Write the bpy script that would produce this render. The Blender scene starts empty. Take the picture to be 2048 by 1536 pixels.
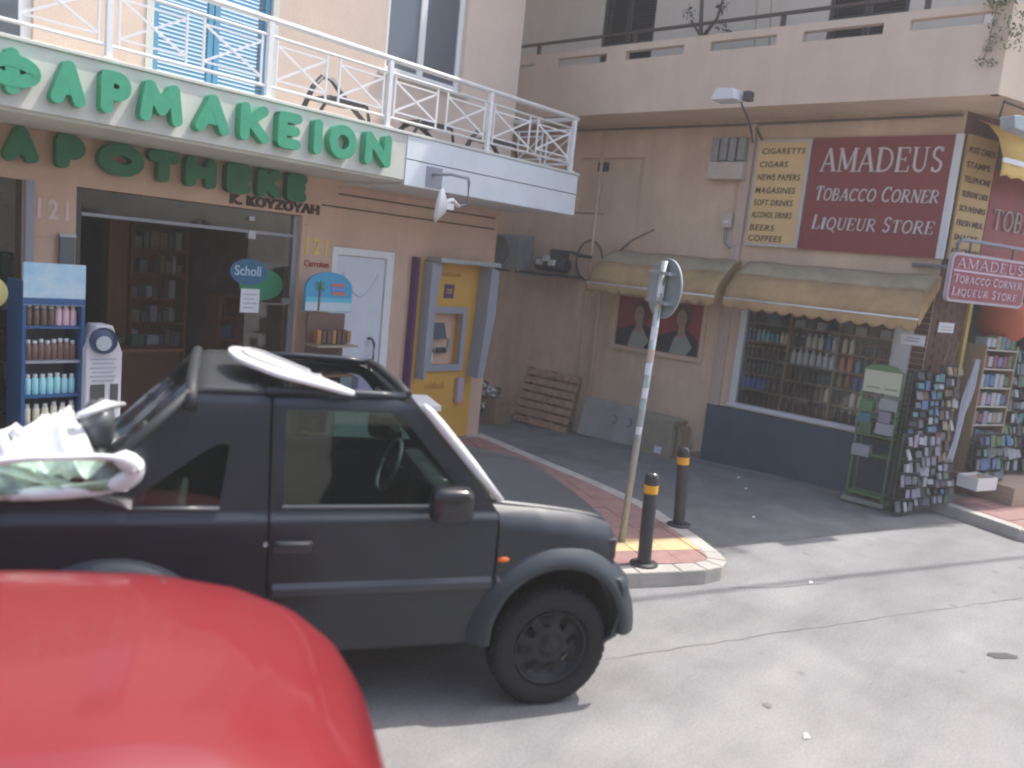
import bpy, bmesh, math, random
from mathutils import Vector, Matrix
random.seed(7)
R = math.radians
D = bpy.data
scn = bpy.context.scene
COL = scn.collection

# ------------------------------------------------------------------ camera
cam_data = D.cameras.new('camera'); cam = D.objects.new('camera', cam_data); COL.objects.link(cam)
cam_data.sensor_width = 36.0; cam_data.lens = 1651.0 / 2048 * 36.0
cam_data.clip_start = 0.05; cam_data.clip_end = 500
cam.matrix_world = Matrix(((0.6659, 0.0420, -0.7449, 0), (-0.7393, 0.1713, -0.6512, 0), (0.1003, 0.9843, 0.1452, 2.45), (0, 0, 0, 1)))
cam_data.dof.use_dof = True; cam_data.dof.focus_distance = 7.5; cam_data.dof.aperture_fstop = 0.85
scn.camera = cam
scn.cycles.pixel_filter_type = 'BLACKMAN_HARRIS'; scn.cycles.filter_width = 2.1

# ------------------------------------------------------------------ light
SUN_AZ, SUN_EL = -20.0, 62.0
world = D.worlds.new('World'); scn.world = world; world.use_nodes = True
nt = world.node_tree; nt.nodes.clear()
sky = nt.nodes.new('ShaderNodeTexSky'); sky.sky_type = 'NISHITA'; sky.sun_disc = False
sky.sun_elevation = R(SUN_EL); sky.sun_rotation = R(90 - SUN_AZ)
sky.air_density = 1.0; sky.dust_density = 3.0; sky.ozone_density = 1.0
bg = nt.nodes.new('ShaderNodeBackground'); bg.inputs['Strength'].default_value = 0.15
wo = nt.nodes.new('ShaderNodeOutputWorld')
nt.links.new(sky.outputs[0], bg.inputs[0]); nt.links.new(bg.outputs[0], wo.inputs[0])
sd = D.lights.new('sun', 'SUN'); sd.energy = 2.5; sd.angle = R(0.6); sd.color = (1.0, 0.955, 0.89)
sun = D.objects.new('sun', sd); COL.objects.link(sun)
sv = Vector((math.cos(R(SUN_AZ)) * math.cos(R(SUN_EL)), math.sin(R(SUN_AZ)) * math.cos(R(SUN_EL)), math.sin(R(SUN_EL))))
sun.rotation_euler = sv.to_track_quat('Z', 'Y').to_euler(); sun.location = sv * 40
vs = scn.view_settings
scn.display_settings.display_device = 'sRGB'
vs.view_transform = 'Standard'; vs.look = 'None'; vs.gamma = 1.0; vs.exposure = 1.22
try: vs.use_curve_mapping = False
except Exception: pass

# ------------------------------------------------------------------ materials
MATS = {}
def M(name, rgb=(.5, .5, .5), rough=.6, metal=0.0, var=0.0, scale=6.0, bump=0.0, bscale=60.0, spec=.5, coat=0.0,
      rgb2=None, emis=0.0, dirt=0.0):
    if name in MATS: return MATS[name]
    m = D.materials.new(name); m.use_nodes = True; t = m.node_tree; N = t.nodes; L = t.links
    p = N['Principled BSDF']
    p.inputs['Base Color'].default_value = (*rgb, 1); p.inputs['Roughness'].default_value = rough
    p.inputs['Metallic'].default_value = metal; p.inputs['Specular IOR Level'].default_value = spec
    p.inputs['Coat Weight'].default_value = coat; p.inputs['Coat Roughness'].default_value = .08
    tc = N.new('ShaderNodeTexCoord'); src = tc.outputs['Object']
    if var > 0 or rgb2 or dirt:
        n1 = N.new('ShaderNodeTexNoise'); n1.inputs['Scale'].default_value = scale; n1.inputs['Detail'].default_value = 8
        n1.inputs['Roughness'].default_value = .62; L.new(src, n1.inputs['Vector'])
        cr = N.new('ShaderNodeValToRGB')
        a = rgb2 if rgb2 else tuple(max(0, c * (1 - var)) for c in rgb)
        b = rgb if rgb2 else tuple(min(1, c * (1 + var)) for c in rgb)
        cr.color_ramp.elements[0].position = .33; cr.color_ramp.elements[0].color = (*a, 1)
        cr.color_ramp.elements[1].position = .68; cr.color_ramp.elements[1].color = (*b, 1)
        L.new(n1.outputs['Fac'], cr.inputs['Fac']); out = cr.outputs['Color']
        if dirt:
            n2 = N.new('ShaderNodeTexNoise'); n2.inputs['Scale'].default_value = scale * .23; n2.inputs['Detail'].default_value = 10
            n2.inputs['Roughness'].default_value = .7
            mp = N.new('ShaderNodeMapping'); mp.inputs['Scale'].default_value = (1.6, 1.6, .22); L.new(src, mp.inputs['Vector']); L.new(mp.outputs[0], n2.inputs['Vector'])
            c2 = N.new('ShaderNodeValToRGB'); c2.color_ramp.elements[0].position = .42; c2.color_ramp.elements[0].color = (1 - dirt, 1 - dirt, 1 - dirt, 1)
            c2.color_ramp.elements[1].position = .62; c2.color_ramp.elements[1].color = (1, 1, 1, 1)
            L.new(n2.outputs['Fac'], c2.inputs['Fac'])
            mx = N.new('ShaderNodeMixRGB'); mx.blend_type = 'MULTIPLY'; mx.inputs[0].default_value = 1
            L.new(out, mx.inputs[1]); L.new(c2.outputs[0], mx.inputs[2]); out = mx.outputs[0]
        L.new(out, p.inputs['Base Color'])
    if bump > 0:
        n3 = N.new('ShaderNodeTexNoise'); n3.inputs['Scale'].default_value = bscale; n3.inputs['Detail'].default_value = 6
        L.new(src, n3.inputs['Vector'])
        bp = N.new('ShaderNodeBump'); bp.inputs['Strength'].default_value = bump; bp.inputs['Distance'].default_value = .01
        L.new(n3.outputs['Fac'], bp.inputs['Height']); L.new(bp.outputs[0], p.inputs['Normal'])
    if emis:
        p.inputs['Emission Color'].default_value = (*rgb, 1); p.inputs['Emission Strength'].default_value = emis
    MATS[name] = m; return m

def glass_mat(name, tint=(.8, .9, .9), alpha=.25, rough=.03):
    if name in MATS: return MATS[name]
    m = D.materials.new(name); m.use_nodes = True; t = m.node_tree; N = t.nodes; L = t.links
    N.clear(); o = N.new('ShaderNodeOutputMaterial'); tr = N.new('ShaderNodeBsdfTransparent'); tr.inputs[0].default_value = (*tint, 1)
    gl = N.new('ShaderNodeBsdfGlossy'); gl.inputs['Roughness'].default_value = rough
    fr = N.new('ShaderNodeFresnel'); fr.inputs['IOR'].default_value = 1.5
    ad = N.new('ShaderNodeMath'); ad.operation = 'ADD'; ad.use_clamp = True; ad.inputs[1].default_value = alpha
    mx = N.new('ShaderNodeMixShader'); L.new(fr.outputs[0], ad.inputs[0]); L.new(ad.outputs[0], mx.inputs[0])
    L.new(tr.outputs[0], mx.inputs[1]); L.new(gl.outputs[0], mx.inputs[2]); L.new(mx.outputs[0], o.inputs[0])
    MATS[name] = m; return m

def road_mat():
    m = M('worn_asphalt', (.285, .28, .28), .9, var=.16, scale=1.3, bump=.5, bscale=140)
    t = m.node_tree; N = t.nodes; L = t.links; p = N['Principled BSDF']
    base = p.inputs['Base Color'].links[0].from_socket
    tc = N.new('ShaderNodeTexCoord')
    v = N.new('ShaderNodeTexNoise'); v.inputs['Scale'].default_value = 62; v.inputs['Detail'].default_value = 6; v.inputs['Roughness'].default_value = .75; L.new(tc.outputs['Object'], v.inputs['Vector'])
    c = N.new('ShaderNodeValToRGB'); c.color_ramp.elements[0].position = .34; c.color_ramp.elements[0].color = (.66, .66, .67, 1)
    c.color_ramp.elements[1].position = .72; c.color_ramp.elements[1].color = (1.15, 1.14, 1.12, 1); L.new(v.outputs['Fac'], c.inputs['Fac'])
    mx = N.new('ShaderNodeMixRGB'); mx.blend_type = 'MULTIPLY'; mx.inputs[0].default_value = 1; L.new(base, mx.inputs[1]); L.new(c.outputs[0], mx.inputs[2])
    # large worn patches
    v2 = N.new('ShaderNodeTexNoise'); v2.inputs['Scale'].default_value = .55; v2.inputs['Detail'].default_value = 9; v2.inputs['Roughness'].default_value = .7
    mp = N.new('ShaderNodeMapping'); mp.inputs['Rotation'].default_value = (0, 0, R(28.8)); mp.inputs['Scale'].default_value = (.35, 1.6, 1)
    L.new(tc.outputs['Object'], mp.inputs['Vector']); L.new(mp.outputs[0], v2.inputs['Vector'])
    c2 = N.new('ShaderNodeValToRGB'); c2.color_ramp.elements[0].position = .36; c2.color_ramp.elements[0].color = (.8, .8, .81, 1)
    c2.color_ramp.elements[1].position = .64; c2.color_ramp.elements[1].color = (1.08, 1.07, 1.05, 1); L.new(v2.outputs['Fac'], c2.inputs['Fac'])
    m2 = N.new('ShaderNodeMixRGB'); m2.blend_type = 'MULTIPLY'; m2.inputs[0].default_value = 1; L.new(mx.outputs[0], m2.inputs[1]); L.new(c2.outputs[0], m2.inputs[2])
    # dark oily spots
    vo = N.new('ShaderNodeTexVoronoi'); vo.inputs['Scale'].default_value = 1.9; L.new(tc.outputs['Object'], vo.inputs['Vector'])
    c3 = N.new('ShaderNodeValToRGB'); c3.color_ramp.elements[0].position = .03; c3.color_ramp.elements[0].color = (.62, .62, .63, 1)
    c3.color_ramp.elements[1].position = .09; c3.color_ramp.elements[1].color = (1, 1, 1, 1); L.new(vo.outputs['Distance'], c3.inputs['Fac'])
    m3 = N.new('ShaderNodeMixRGB'); m3.blend_type = 'MULTIPLY'; m3.inputs[0].default_value = .8; L.new(m2.outputs[0], m3.inputs[1]); L.new(c3.outputs[0], m3.inputs[2])
    L.new(m3.outputs[0], p.inputs['Base Color'])
    return m

PEACH = M('peach_render', (.69, .475, .35), .9, var=.06, scale=2.5, bump=.35, bscale=45, dirt=.13)
PEACH2 = M('peach_upper_render', (.68, .54, .44), .9, var=.05, scale=2.0, bump=.3, bscale=45, dirt=.08)
PINKB = M('pink_beige_render', (.76, .555, .395), .92, var=.07, scale=2.2, bump=.6, bscale=38, dirt=.20)
PARAP = M('parapet_render', (.76, .59, .45), .9, var=.05, scale=1.8, bump=.3, bscale=40, dirt=.12)
CREAM = M('cream_upper_render', (.72, .64, .54), .9, var=.04, scale=2.0, bump=.3, bscale=40, dirt=.10)
WHITE = M('white_paint', (.80, .80, .79), .45, var=.04, scale=8)
WHITEP = M('white_panel', (.74, .78, .80), .5, var=.04, scale=3, dirt=.08)
FASC = M('fascia_board', (.64, .64, .57), .6, var=.05, scale=3, dirt=.12)
GREEN = M('green_letter_face', (.045, .33, .185), .5, var=.10, scale=9)
GREEND = M('green_letter_dark', (.018, .17, .07), .55, var=.15, scale=9)
BLUESH = M('blue_shutter', (.09, .29, .44), .55, var=.08, scale=10)
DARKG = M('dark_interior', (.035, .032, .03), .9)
BLACKP = M('matte_black_jeep_paint', (.014, .020, .029), .38, var=.12, scale=5, spec=.5, coat=.16, dirt=.0)
BLACKPL = M('black_plastic', (.03, .033, .037), .55, bump=.2, bscale=200)
DGREY = M('dark_grey_metal', (.06, .06, .065), .5)
RUB = M('tyre_rubber', (.014, .014, .016), .85, bump=.4, bscale=120)
STEEL = M('galvanised_steel', (.42, .46, .46), .5, metal=.6, var=.1, scale=20)
GREYP = M('grey_plastic', (.30, .32, .36), .5)
YEL = M('yellow_panel', (.62, .35, .06), .45, var=.04, scale=4)
PURP = M('purple_print', (.10, .03, .13), .5)
REDS = M('dark_red_sign', (.26, .035, .035), .55, var=.10, scale=5, dirt=.12)
LETW = M('pale_letter', (.62, .55, .53), .55)
LISTY = M('yellow_list_board', (.74, .50, .23), .6, var=.06, scale=3)
INK = M('dark_brown_ink', (.055, .025, .02), .6)
BLUEB = M('blue_grey_panel', (.055, .095, .135), .65, var=.12, scale=4, dirt=.2)
WOOD = M('pallet_wood', (.46, .29, .18), .85, var=.25, scale=9, bump=.4, bscale=80)
CARD = M('brown_cardboard', (.36, .25, .16), .85, var=.10, scale=6)
CARD2 = M('grey_cardboard', (.34, .29, .22), .85, var=.10, scale=6)
AWN = M('yellow_awning_cloth', (.50, .33, .16), .85, var=.12, scale=4, dirt=.2, bump=.5, bscale=12)
AWNT = M('faded_awning_cloth', (.46, .38, .25), .85, var=.12, scale=4, dirt=.2, bump=.5, bscale=12)
REDPAV = M('red_paving', (.30, .175, .16), .85, var=.14, scale=7, bump=.3, bscale=90)
YELPAV = M('yellow_paving', (.56, .41, .22), .85, var=.12, scale=7, bump=.3, bscale=90)
KERB = M('kerb_concrete', (.46, .43, .39), .9, var=.10, scale=5, bump=.5, bscale=80, dirt=.15)
SHELFM = M('brown_shelf', (.34, .24, .15), .7, var=.1, scale=8)
BRICKB = M('red_brown_brick', (.12, .055, .048), .8, var=.2, scale=12)
LEAF = M('plant_leaf', (.06, .10, .03), .7, var=.3, scale=8)
GLASS = glass_mat('window_glass', (.95, .96, .96), .0)
GLASSD = glass_mat('car_glass', (.60, .70, .68), .02)
GLASSU = M('upper_window_glass', (.10, .12, .14), .12, spec=.8)
PAPER = M('white_paper', (.72, .74, .78), .7)
BROWNPOST = M('brown_rail_metal', (.08, .05, .04), .6)
CAPW = M('bottle_white', (.66, .66, .64), .5)

# ------------------------------------------------------------------ object helpers
def mw(o):
    m = Matrix.Translation(o.location) @ o.rotation_euler.to_matrix().to_4x4() @ Matrix.Diagonal((*o.scale, 1))
    return mw(o.parent) @ m if o.parent else m
def tag(o, label=None, cat=None, group=None, kind=None):
    if label: o['label'] = label
    if cat: o['category'] = cat
    if group: o['group'] = group
    if kind: o['kind'] = kind
    return o
def thing(name, label, cat, loc=(0, 0, 0), rz=0.0, group=None):
    o = D.objects.new(name, None); o.empty_display_size = .2; COL.objects.link(o)
    o.location = loc; o.rotation_euler = (0, 0, R(rz)); return tag(o, label, cat, group)

class MB:
    def __init__(s): s.v = []; s.f = []; s.sm = []
    def add(s, vs, fs, smooth=False):
        b = len(s.v); s.v += [tuple(v) for v in vs]
        for f in fs: s.f.append([b + i for i in f]); s.sm.append(smooth)
        return s
    def box(s, x0, x1, y0, y1, z0, z1, mat=None):
        vs = [Vector((x, y, z)) for z in (z0, z1) for y in (y0, y1) for x in (x0, x1)]
        if mat: vs = [mat @ v for v in vs]
        return s.add(vs, [(0, 2, 3, 1), (4, 5, 7, 6), (0, 1, 5, 4), (2, 6, 7, 3), (0, 4, 6, 2), (1, 3, 7, 5)])
    def cbox(s, c, d, rot=None):
        m = Matrix.Translation(c)
        if rot is not None: m = m @ rot
        return s.box(-d[0] / 2, d[0] / 2, -d[1] / 2, d[1] / 2, -d[2] / 2, d[2] / 2, m)
    def bar(s, a, b, w, h=None):
        a = Vector(a); b = Vector(b); d = b - a; q = d.to_track_quat('Z', 'Y').to_matrix().to_4x4()
        h = h or w
        return s.box(-w / 2, w / 2, -h / 2, h / 2, 0, d.length, Matrix.Translation(a) @ q)
    def tube(s, path, r, n=8, caps=True, smooth=True):
        path = [Vector(p) for p in path]; rs = r if isinstance(r, (list, tuple)) else [r] * len(path)
        base = len(s.v); up = None; k = len(path)
        for i, p in enumerate(path):
            d = (path[min(i + 1, k - 1)] - path[max(i - 1, 0)]).normalized()
            if up is None:
                up = Vector((0, 0, 1)) if abs(d.z) < .9 else Vector((1, 0, 0))
            a = d.cross(up)
            if a.length < 1e-4: a = d.cross(Vector((0, 1, 0)))
            a.normalize(); b = d.cross(a).normalized(); up = b.cross(d) if False else -b if False else up
            for j in range(n):
                t = 2 * math.pi * j / n; s.v.append(tuple(p + a * math.cos(t) * rs[i] + b * math.sin(t) * rs[i]))
        for i in range(k - 1):
            for j in range(n):
                s.f.append([base + i * n + j, base + i * n + (j + 1) % n, base + (i + 1) * n + (j + 1) % n, base + (i + 1) * n + j]); s.sm.append(smooth)
        if caps:
            s.f.append([base + j for j in range(n)][::-1]); s.sm.append(False)
            s.f.append([base + (k - 1) * n + j for j in range(n)]); s.sm.append(False)
        return s
    def lathe(s, prof, n=16, c=(0, 0, 0), axis='z', smooth=True, a0=0, a1=360, closed=True):
        base = len(s.v); c = Vector(c); full = abs(a1 - a0) >= 359.9; cols = n if full else n + 1
        for (r, h) in prof:
            for j in range(cols):
                t = R(a0 + (a1 - a0) * j / n)
                if axis == 'z': v = Vector((r * math.cos(t), r * math.sin(t), h))
                elif axis == 'y': v = Vector((r * math.cos(t), h, r * math.sin(t)))
                else: v = Vector((h, r * math.cos(t), r * math.sin(t)))
                s.v.append(tuple(c + v))
        for i in range(len(prof) - 1):
            for j in range(cols if full else cols - 1):
                j2 = (j + 1) % cols
                s.f.append([base + i * cols + j, base + i * cols + j2, base + (i + 1) * cols + j2, base + (i + 1) * cols + j]); s.sm.append(smooth)
        return s
    def prism(s, pts, d, f=None):           # pts: 2D outline, extruded 0..d; f maps (u,v,w)->xyz
        f = f or (lambda u, v, w: (u, v, w)); n = len(pts)
        vs = [f(u, v, 0) for u, v in pts] + [f(u, v, d) for u, v in pts]
        fs = [list(range(n))[::-1], list(range(n, 2 * n))] + [[i, (i + 1) % n, n + (i + 1) % n, n + i] for i in range(n)]
        return s.add(vs, fs)
    def grid(s, fn, nu, nv, smooth=True):
        vs = [fn(i / nu, j / nv) for i in range(nu + 1) for j in range(nv + 1)]
        fs = [[i * (nv + 1) + j, (i + 1) * (nv + 1) + j, (i + 1) * (nv + 1) + j + 1, i * (nv + 1) + j + 1] for i in range(nu) for j in range(nv)]
        return s.add(vs, fs, smooth)
    def slab(s, f, u0, u1, v0, v1, holes, t):     # wall with rectangular holes; f(u,v,w)
        us = sorted({u0, u1} | {h[i] for h in holes for i in (0, 1) if u0 < h[i] < u1})
        vz = sorted({v0, v1} | {h[i] for h in holes for i in (2, 3) if v0 < h[i] < v1})
        def solid(i, j):
            if i < 0 or j < 0 or i >= len(us) - 1 or j >= len(vz) - 1: return False
            a = (us[i] + us[i + 1]) / 2; b = (vz[j] + vz[j + 1]) / 2
            return not any(h[0] < a < h[1] and h[2] < b < h[3] for h in holes)
        for i in range(len(us) - 1):
            for j in range(len(vz) - 1):
                if not solid(i, j): continue
                a, b, c, d = us[i], us[i + 1], vz[j], vz[j + 1]
                s.add([f(a, c, 0), f(b, c, 0), f(b, d, 0), f(a, d, 0)], [(0, 1, 2, 3)])
                s.add([f(a, c, t), f(b, c, t), f(b, d, t), f(a, d, t)], [(3, 2, 1, 0)])
                for (di, dj, p, q) in ((-1, 0, (a, c), (a, d)), (1, 0, (b, c), (b, d)), (0, -1, (a, c), (b, c)), (0, 1, (a, d), (b, d))):
                    if not solid(i + di, j + dj):
                        s.add([f(*p, 0), f(*q, 0), f(*q, t), f(*p, t)], [(0, 1, 2, 3)])
        return s
    def build(s, name, mat, parent=None, world=False, label=None, cat=None, group=None, kind=None, bevel=0, recalc=True, solid=0, subd=0, merge=False, mats=None):
        me = D.meshes.new(name); vv = s.v
        if world and parent:
            inv = mw(parent).inverted(); vv = [tuple(inv @ Vector(v)) for v in s.v]
        me.from_pydata([tuple(v) for v in vv], [], s.f)
        me.polygons.foreach_set('use_smooth', s.sm)
        if recalc or merge:
            bm = bmesh.new(); bm.from_mesh(me)
            if merge: bmesh.ops.remove_doubles(bm, verts=bm.verts, dist=1e-4)
            if recalc: bmesh.ops.recalc_face_normals(bm, faces=bm.faces)
            bm.to_mesh(me); bm.free()
        me.materials.append(mat)
        o = D.objects.new(name, me); COL.objects.link(o); o.parent = parent
        if solid:
            md = o.modifiers.new('thick', 'SOLIDIFY'); md.thickness = solid; md.offset = -1
        if bevel:
            md = o.modifiers.new('bevel', 'BEVEL'); md.width = bevel; md.segments = 2; md.limit_method = 'ANGLE'; md.angle_limit = R(35)
        if subd:
            md = o.modifiers.new('sub', 'SUBSURF'); md.levels = subd; md.render_levels = subd
        return tag(o, label, cat, group, kind)

CUBES = {}
def cube(name, c, d, mat, parent=None, rz=0.0, rot=None, **kw):     # cheap block sharing one mesh per material
    me = CUBES.get(mat.name)
    if me is None:
        b = MB().box(-.5, .5, -.5, .5, -.5, .5); me = D.meshes.new('block_' + mat.name); me.from_pydata(b.v, [], b.f); me.materials.append(mat); CUBES[mat.name] = me
    o = D.objects.new(name, me); COL.objects.link(o); o.parent = parent; o.location = c; o.scale = d
    o.rotation_euler = rot if rot else (0, 0, R(rz)); return tag(o, **kw)

def text_mesh(body, bold=0.0, shear=0.0, depth=.01, spacing=1.0):
    c = D.curves.new('lettering', 'FONT'); c.body = body; c.extrude = depth / 2; c.offset = bold; c.shear = shear; c.space_character = spacing
    c.resolution_u = 4; o = D.objects.new('lettering', c); me = D.meshes.new_from_object(o); D.objects.remove(o); D.curves.remove(c)
    return me
def text_obj(name, body, f, u0, u1, v0, v1, mat, parent, bold=0.0, shear=0.0, depth=.01, label=None, spacing=1.0):
    """lettering fitted to the rectangle u0..u1, v0..v1 and mapped by f(u,v,w)"""
    me = text_mesh(body, bold, shear, depth, spacing)
    xs = [v.co.x for v in me.vertices]; ys = [v.co.y for v in me.vertices]; x0, x1, y0, y1 = min(xs), max(xs), min(ys), max(ys)
    inv = mw(parent).inverted() if parent else Matrix()
    for v in me.vertices:
        u = u0 + (v.co.x - x0) / (x1 - x0) * (u1 - u0); w = v0 + (v.co.y - y0) / (y1 - y0) * (v1 - v0)
        v.co = inv @ Vector(f(u, w, v.co.z))
    bm = bmesh.new(); bm.from_mesh(me); bmesh.ops.recalc_face_normals(bm, faces=bm.faces); bm.to_mesh(me); bm.free()
    me.materials.clear(); me.materials.append(mat)
    o = D.objects.new(name, me); COL.objects.link(o); o.parent = parent
    return tag(o, label)

# stroke alphabet (unit box 0..1 wide, 0..1 high)
def arc(cx, cy, rx, ry, a0, a1, n=14): return [(cx + rx * math.cos(R(a0 + (a1 - a0) * i / n)), cy + ry * math.sin(R(a0 + (a1 - a0) * i / n))) for i in range(n + 1)]
GL = {
 'A': [[(0, 0), (.5, 1)], [(.5, 1), (1, 0)], [(.2, .33), (.8, .33)]],
 'Φ': [arc(.5, .52, .5, .30, 0, 360, 24), [(.5, 0), (.5, 1)]],
 'P': [[(0, 0), (0, 1)], [(0, 1), (.5, 1)] + arc(.5, .72, .45, .28, 90, -90, 12) + [(0, .44)]],
 'M': [[(0, 0), (.12, 1)], [(.12, 1), (.5, .28)], [(.5, .28), (.88, 1)], [(.88, 1), (1, 0)]],
 'K': [[(0, 0), (0, 1)], [(.9, 1), (.08, .48)], [(.25, .58), (1, 0)]],
 'E': [[(0, 0), (0, 1)], [(0, 1), (1, 1)], [(0, .5), (.9, .5)], [(0, 0), (1, 0)]],
 'I': [[(.5, 0), (.5, 1)]],
 'O': [arc(.5, .5, .5, .5, 0, 360, 28)],
 'N': [[(0, 0), (0, 1)], [(0, 1), (1, 0)], [(1, 0), (1, 1)]],
 'T': [[(0, 1), (1, 1)], [(.5, 1), (.5, 0)]],
 'H': [[(0, 0), (0, 1)], [(1, 0), (1, 1)], [(0, .5), (1, .5)]],
}
def ribbon(mb, pts, wd, f, w0, w1, capround=True):
    P = [Vector(p) for p in pts]
    closed = (P[0] - P[-1]).length < 1e-4
    L, Rr = [], []
    for i, p in enumerate(P):
        if closed: d = P[(i + 1) % (len(P) - 1)] - P[i - 1 if i > 0 else len(P) - 2]
        else: d = P[min(i + 1, len(P) - 1)] - P[max(i - 1, 0)]
        d.normalize(); n = Vector((-d.y, d.x)); L.append(p + n * wd / 2); Rr.append(p - n * wd / 2)
    if closed:
        for i in range(len(P) - 1):
            q = [L[i], L[i + 1], Rr[i + 1], Rr[i]]; mb.prism([tuple(a) for a in q], w1 - w0, lambda u, v, w: f(u, v, w0 + w))
        return
    def cap(c, a, b):
        a0 = math.atan2(a.y - c.y, a.x - c.x); return [c + Vector((math.cos(a0 - math.pi * k / 6), math.sin(a0 - math.pi * k / 6))) * wd / 2 for k in range(1, 6)]
    ring = L[:] + (cap(P[-1], L[-1], Rr[-1]) if capround else []) + Rr[::-1] + (cap(P[0], Rr[0], L[0]) if capround else [])
    mb.prism([tuple(a) for a in ring], w1 - w0, lambda u, v, w: f(u, v, w0 + w))
def big_letter(ch, u0, u1, v0, v1, th, f, depth, mat, parent):
    mb = MB(); h = th / 2
    a, b, c, d = (u0 + h, u1 - h, v0 + h, v1 - h)
    if ch == 'I': a, b = (u0 + u1) / 2 - .5, (u0 + u1) / 2 + .5
    for k, st in enumerate(GL[ch]):
        ribbon(mb, [(a + x * (b - a), c + y * (d - c)) for x, y in st], th, f, 0, depth - .0015 * k)
    return mb.build('letter', mat, parent, world=True)

# serif alphabet: thick/thin strokes + serifs; each stroke (points, weight)
TK, TN = .20, .085
SF = {
 'A': [([(.08, .03), (.5, 1)], TN), ([(.5, 1), (.92, .03)], TK), ([(.22, .34), (.78, .34)], TN), ([(-.06, .03), (.24, .03)], .06), ([(.74, .03), (1.08, .03)], .06)],
 'M': [([(.1, 0), (.1, 1)], TN), ([(.1, 1), (.5, .1)], TK), ([(.5, .1), (.9, 1)], TN), ([(.9, 1), (.9, 0)], TK), ([(-.06, .03), (.26, .03)], .06), ([(.72, .03), (1.08, .03)], .06), ([(-.05, .97), (.12, .97)], .06), ([(.88, .97), (1.08, .97)], .06)],
 'D': [([(.15, 0), (.15, 1)], TK), ([(.15, .97), (.4, .97)] + arc(.42, .5, .5, .46, 88, -88, 14) + [(.15, .03)], .12), ([(-.05, .03), (.3, .03)], .06), ([(-.05, .97), (.3, .97)], .06)],
 'E': [([(.18, 0), (.18, 1)], TK), ([(0, .97), (.95, .97)], .07), ([(.18, .52), (.7, .52)], .07), ([(0, .03), (1, .03)], .07), ([(.93, .97), (.95, .76)], .07), ([(.97, .03), (1, .26)], .07), ([(.7, .62), (.7, .42)], .06)],
 'U': [([(.17, 1), (.17, .32)] + arc(.5, .32, .33, .28, 180, 300, 10), TK * .8), (arc(.5, .32, .33, .28, 300, 360, 6) + [(.83, 1)], TN), ([(0, .97), (.36, .97)], .06), ([(.66, .97), (1, .97)], .06)],
 'S': [(arc(.5, .74, .36, .23, 20, 200, 12)[:-1] + [(.2, .6), (.5, .5), (.8, .4)] + arc(.5, .27, .36, .24, 20, -160, 12), .14), ([(.85, .84), (.86, .98)], .06), ([(.13, .2), (.12, .03)], .06)],
 'T': [([(.5, 0), (.5, 1)], TK), ([(0, .96), (1, .96)], .08), ([(.03, .96), (.01, .74)], .07), ([(.97, .96), (.99, .74)], .07), ([(.3, .03), (.7, .03)], .06)],
 'O': [(arc(.5, .5, .44, .47, 0, 360, 28), .15)],
 'B': [([(.15, 0), (.15, 1)], TK), ([(.15, .97), (.4, .97)] + arc(.45, .745, .33, .225, 88, -88, 10) + [(.15, .52)], .11), ([(.4, .52)] + arc(.5, .28, .38, .25, 88, -88, 10) + [(.15, .03)], .12), ([(-.05, .03), (.3, .03)], .06), ([(-.05, .97), (.3, .97)], .06)],
 'C': [(arc(.55, .5, .48, .46, 45, 315, 20), .15), ([(.9, .98), (.9, .74)], .07)],
 'R': [([(.15, 0), (.15, 1)], TK), ([(.15, .97), (.4, .97)] + arc(.45, .74, .33, .23, 88, -88, 10) + [(.15, .51)], .11), ([(.42, .5), (.95, .03)], TK * .85), ([(-.05, .03), (.35, .03)], .06), ([(-.05, .97), (.3, .97)], .06), ([(.85, .03), (1.08, .03)], .06)],
 'N': [([(.12, 0), (.12, 1)], TN), ([(.12, 1), (.88, 0)], TK), ([(.88, 0), (.88, 1)], TN), ([(-.05, .03), (.28, .03)], .06), ([(.72, .97), (1.05, .97)], .06), ([(-.05, .97), (.15, .97)], .06)],
 'L': [([(.18, 0), (.18, 1)], TK), ([(0, .03), (.95, .03)], .07), ([(.93, .03), (.97, .3)], .07), ([(-.02, .97), (.38, .97)], .06)],
 'I': [([(.5, 0), (.5, 1)], TK * 1.6), ([(.1, .03), (.9, .03)], .06), ([(.1, .97), (.9, .97)], .06)],
 'Q': [(arc(.5, .5, .44, .47, 0, 360, 28), .15), ([(.5, .15), (1.0, -.2)], .13)],
}
SFW = {'M': 1.15, 'I': .42, 'E': .78, 'L': .74, 'S': .68, 'T': .85, 'R': .92, 'B': .8, 'O': 1.0, 'Q': 1.0, 'C': .92, 'D': 1.0, 'A': .98, 'U': .95, 'N': 1.0}
def serif_text(body, u0, u1, v0, v1, f, depth, mat, parent, skew=0.0, caps_big=False, boost=1.0):
    hh = v1 - v0; tot = sum(.55 if c == ' ' else SFW[c] * (1.0 if not (caps_big and k not in starts(body)) else .92) + .18 for k, c in enumerate(body)) - .18
    sc = (u1 - u0) / tot; u = u0
    for k, c in enumerate(body):
        if c == ' ': u += .55 * sc; continue
        small = caps_big and k not in starts(body)
        wd = SFW[c] * (.92 if small else 1.0) * sc; h = hh * (.84 if small else 1.0); mb = MB()
        for j, (st, wt) in enumerate(SF[c]):
            pts = [(u + x * wd + skew * y * h, v0 + y * h) for x, y in st]
            ribbon(mb, pts, wt * h * .62 * boost, f, 0, depth - .0012 * j, capround=False)
        mb.build('letter', mat, parent, world=True); u += wd + .18 * sc
def starts(b): return {0} | {i + 1 for i, c in enumerate(b) if c == ' '}

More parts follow.
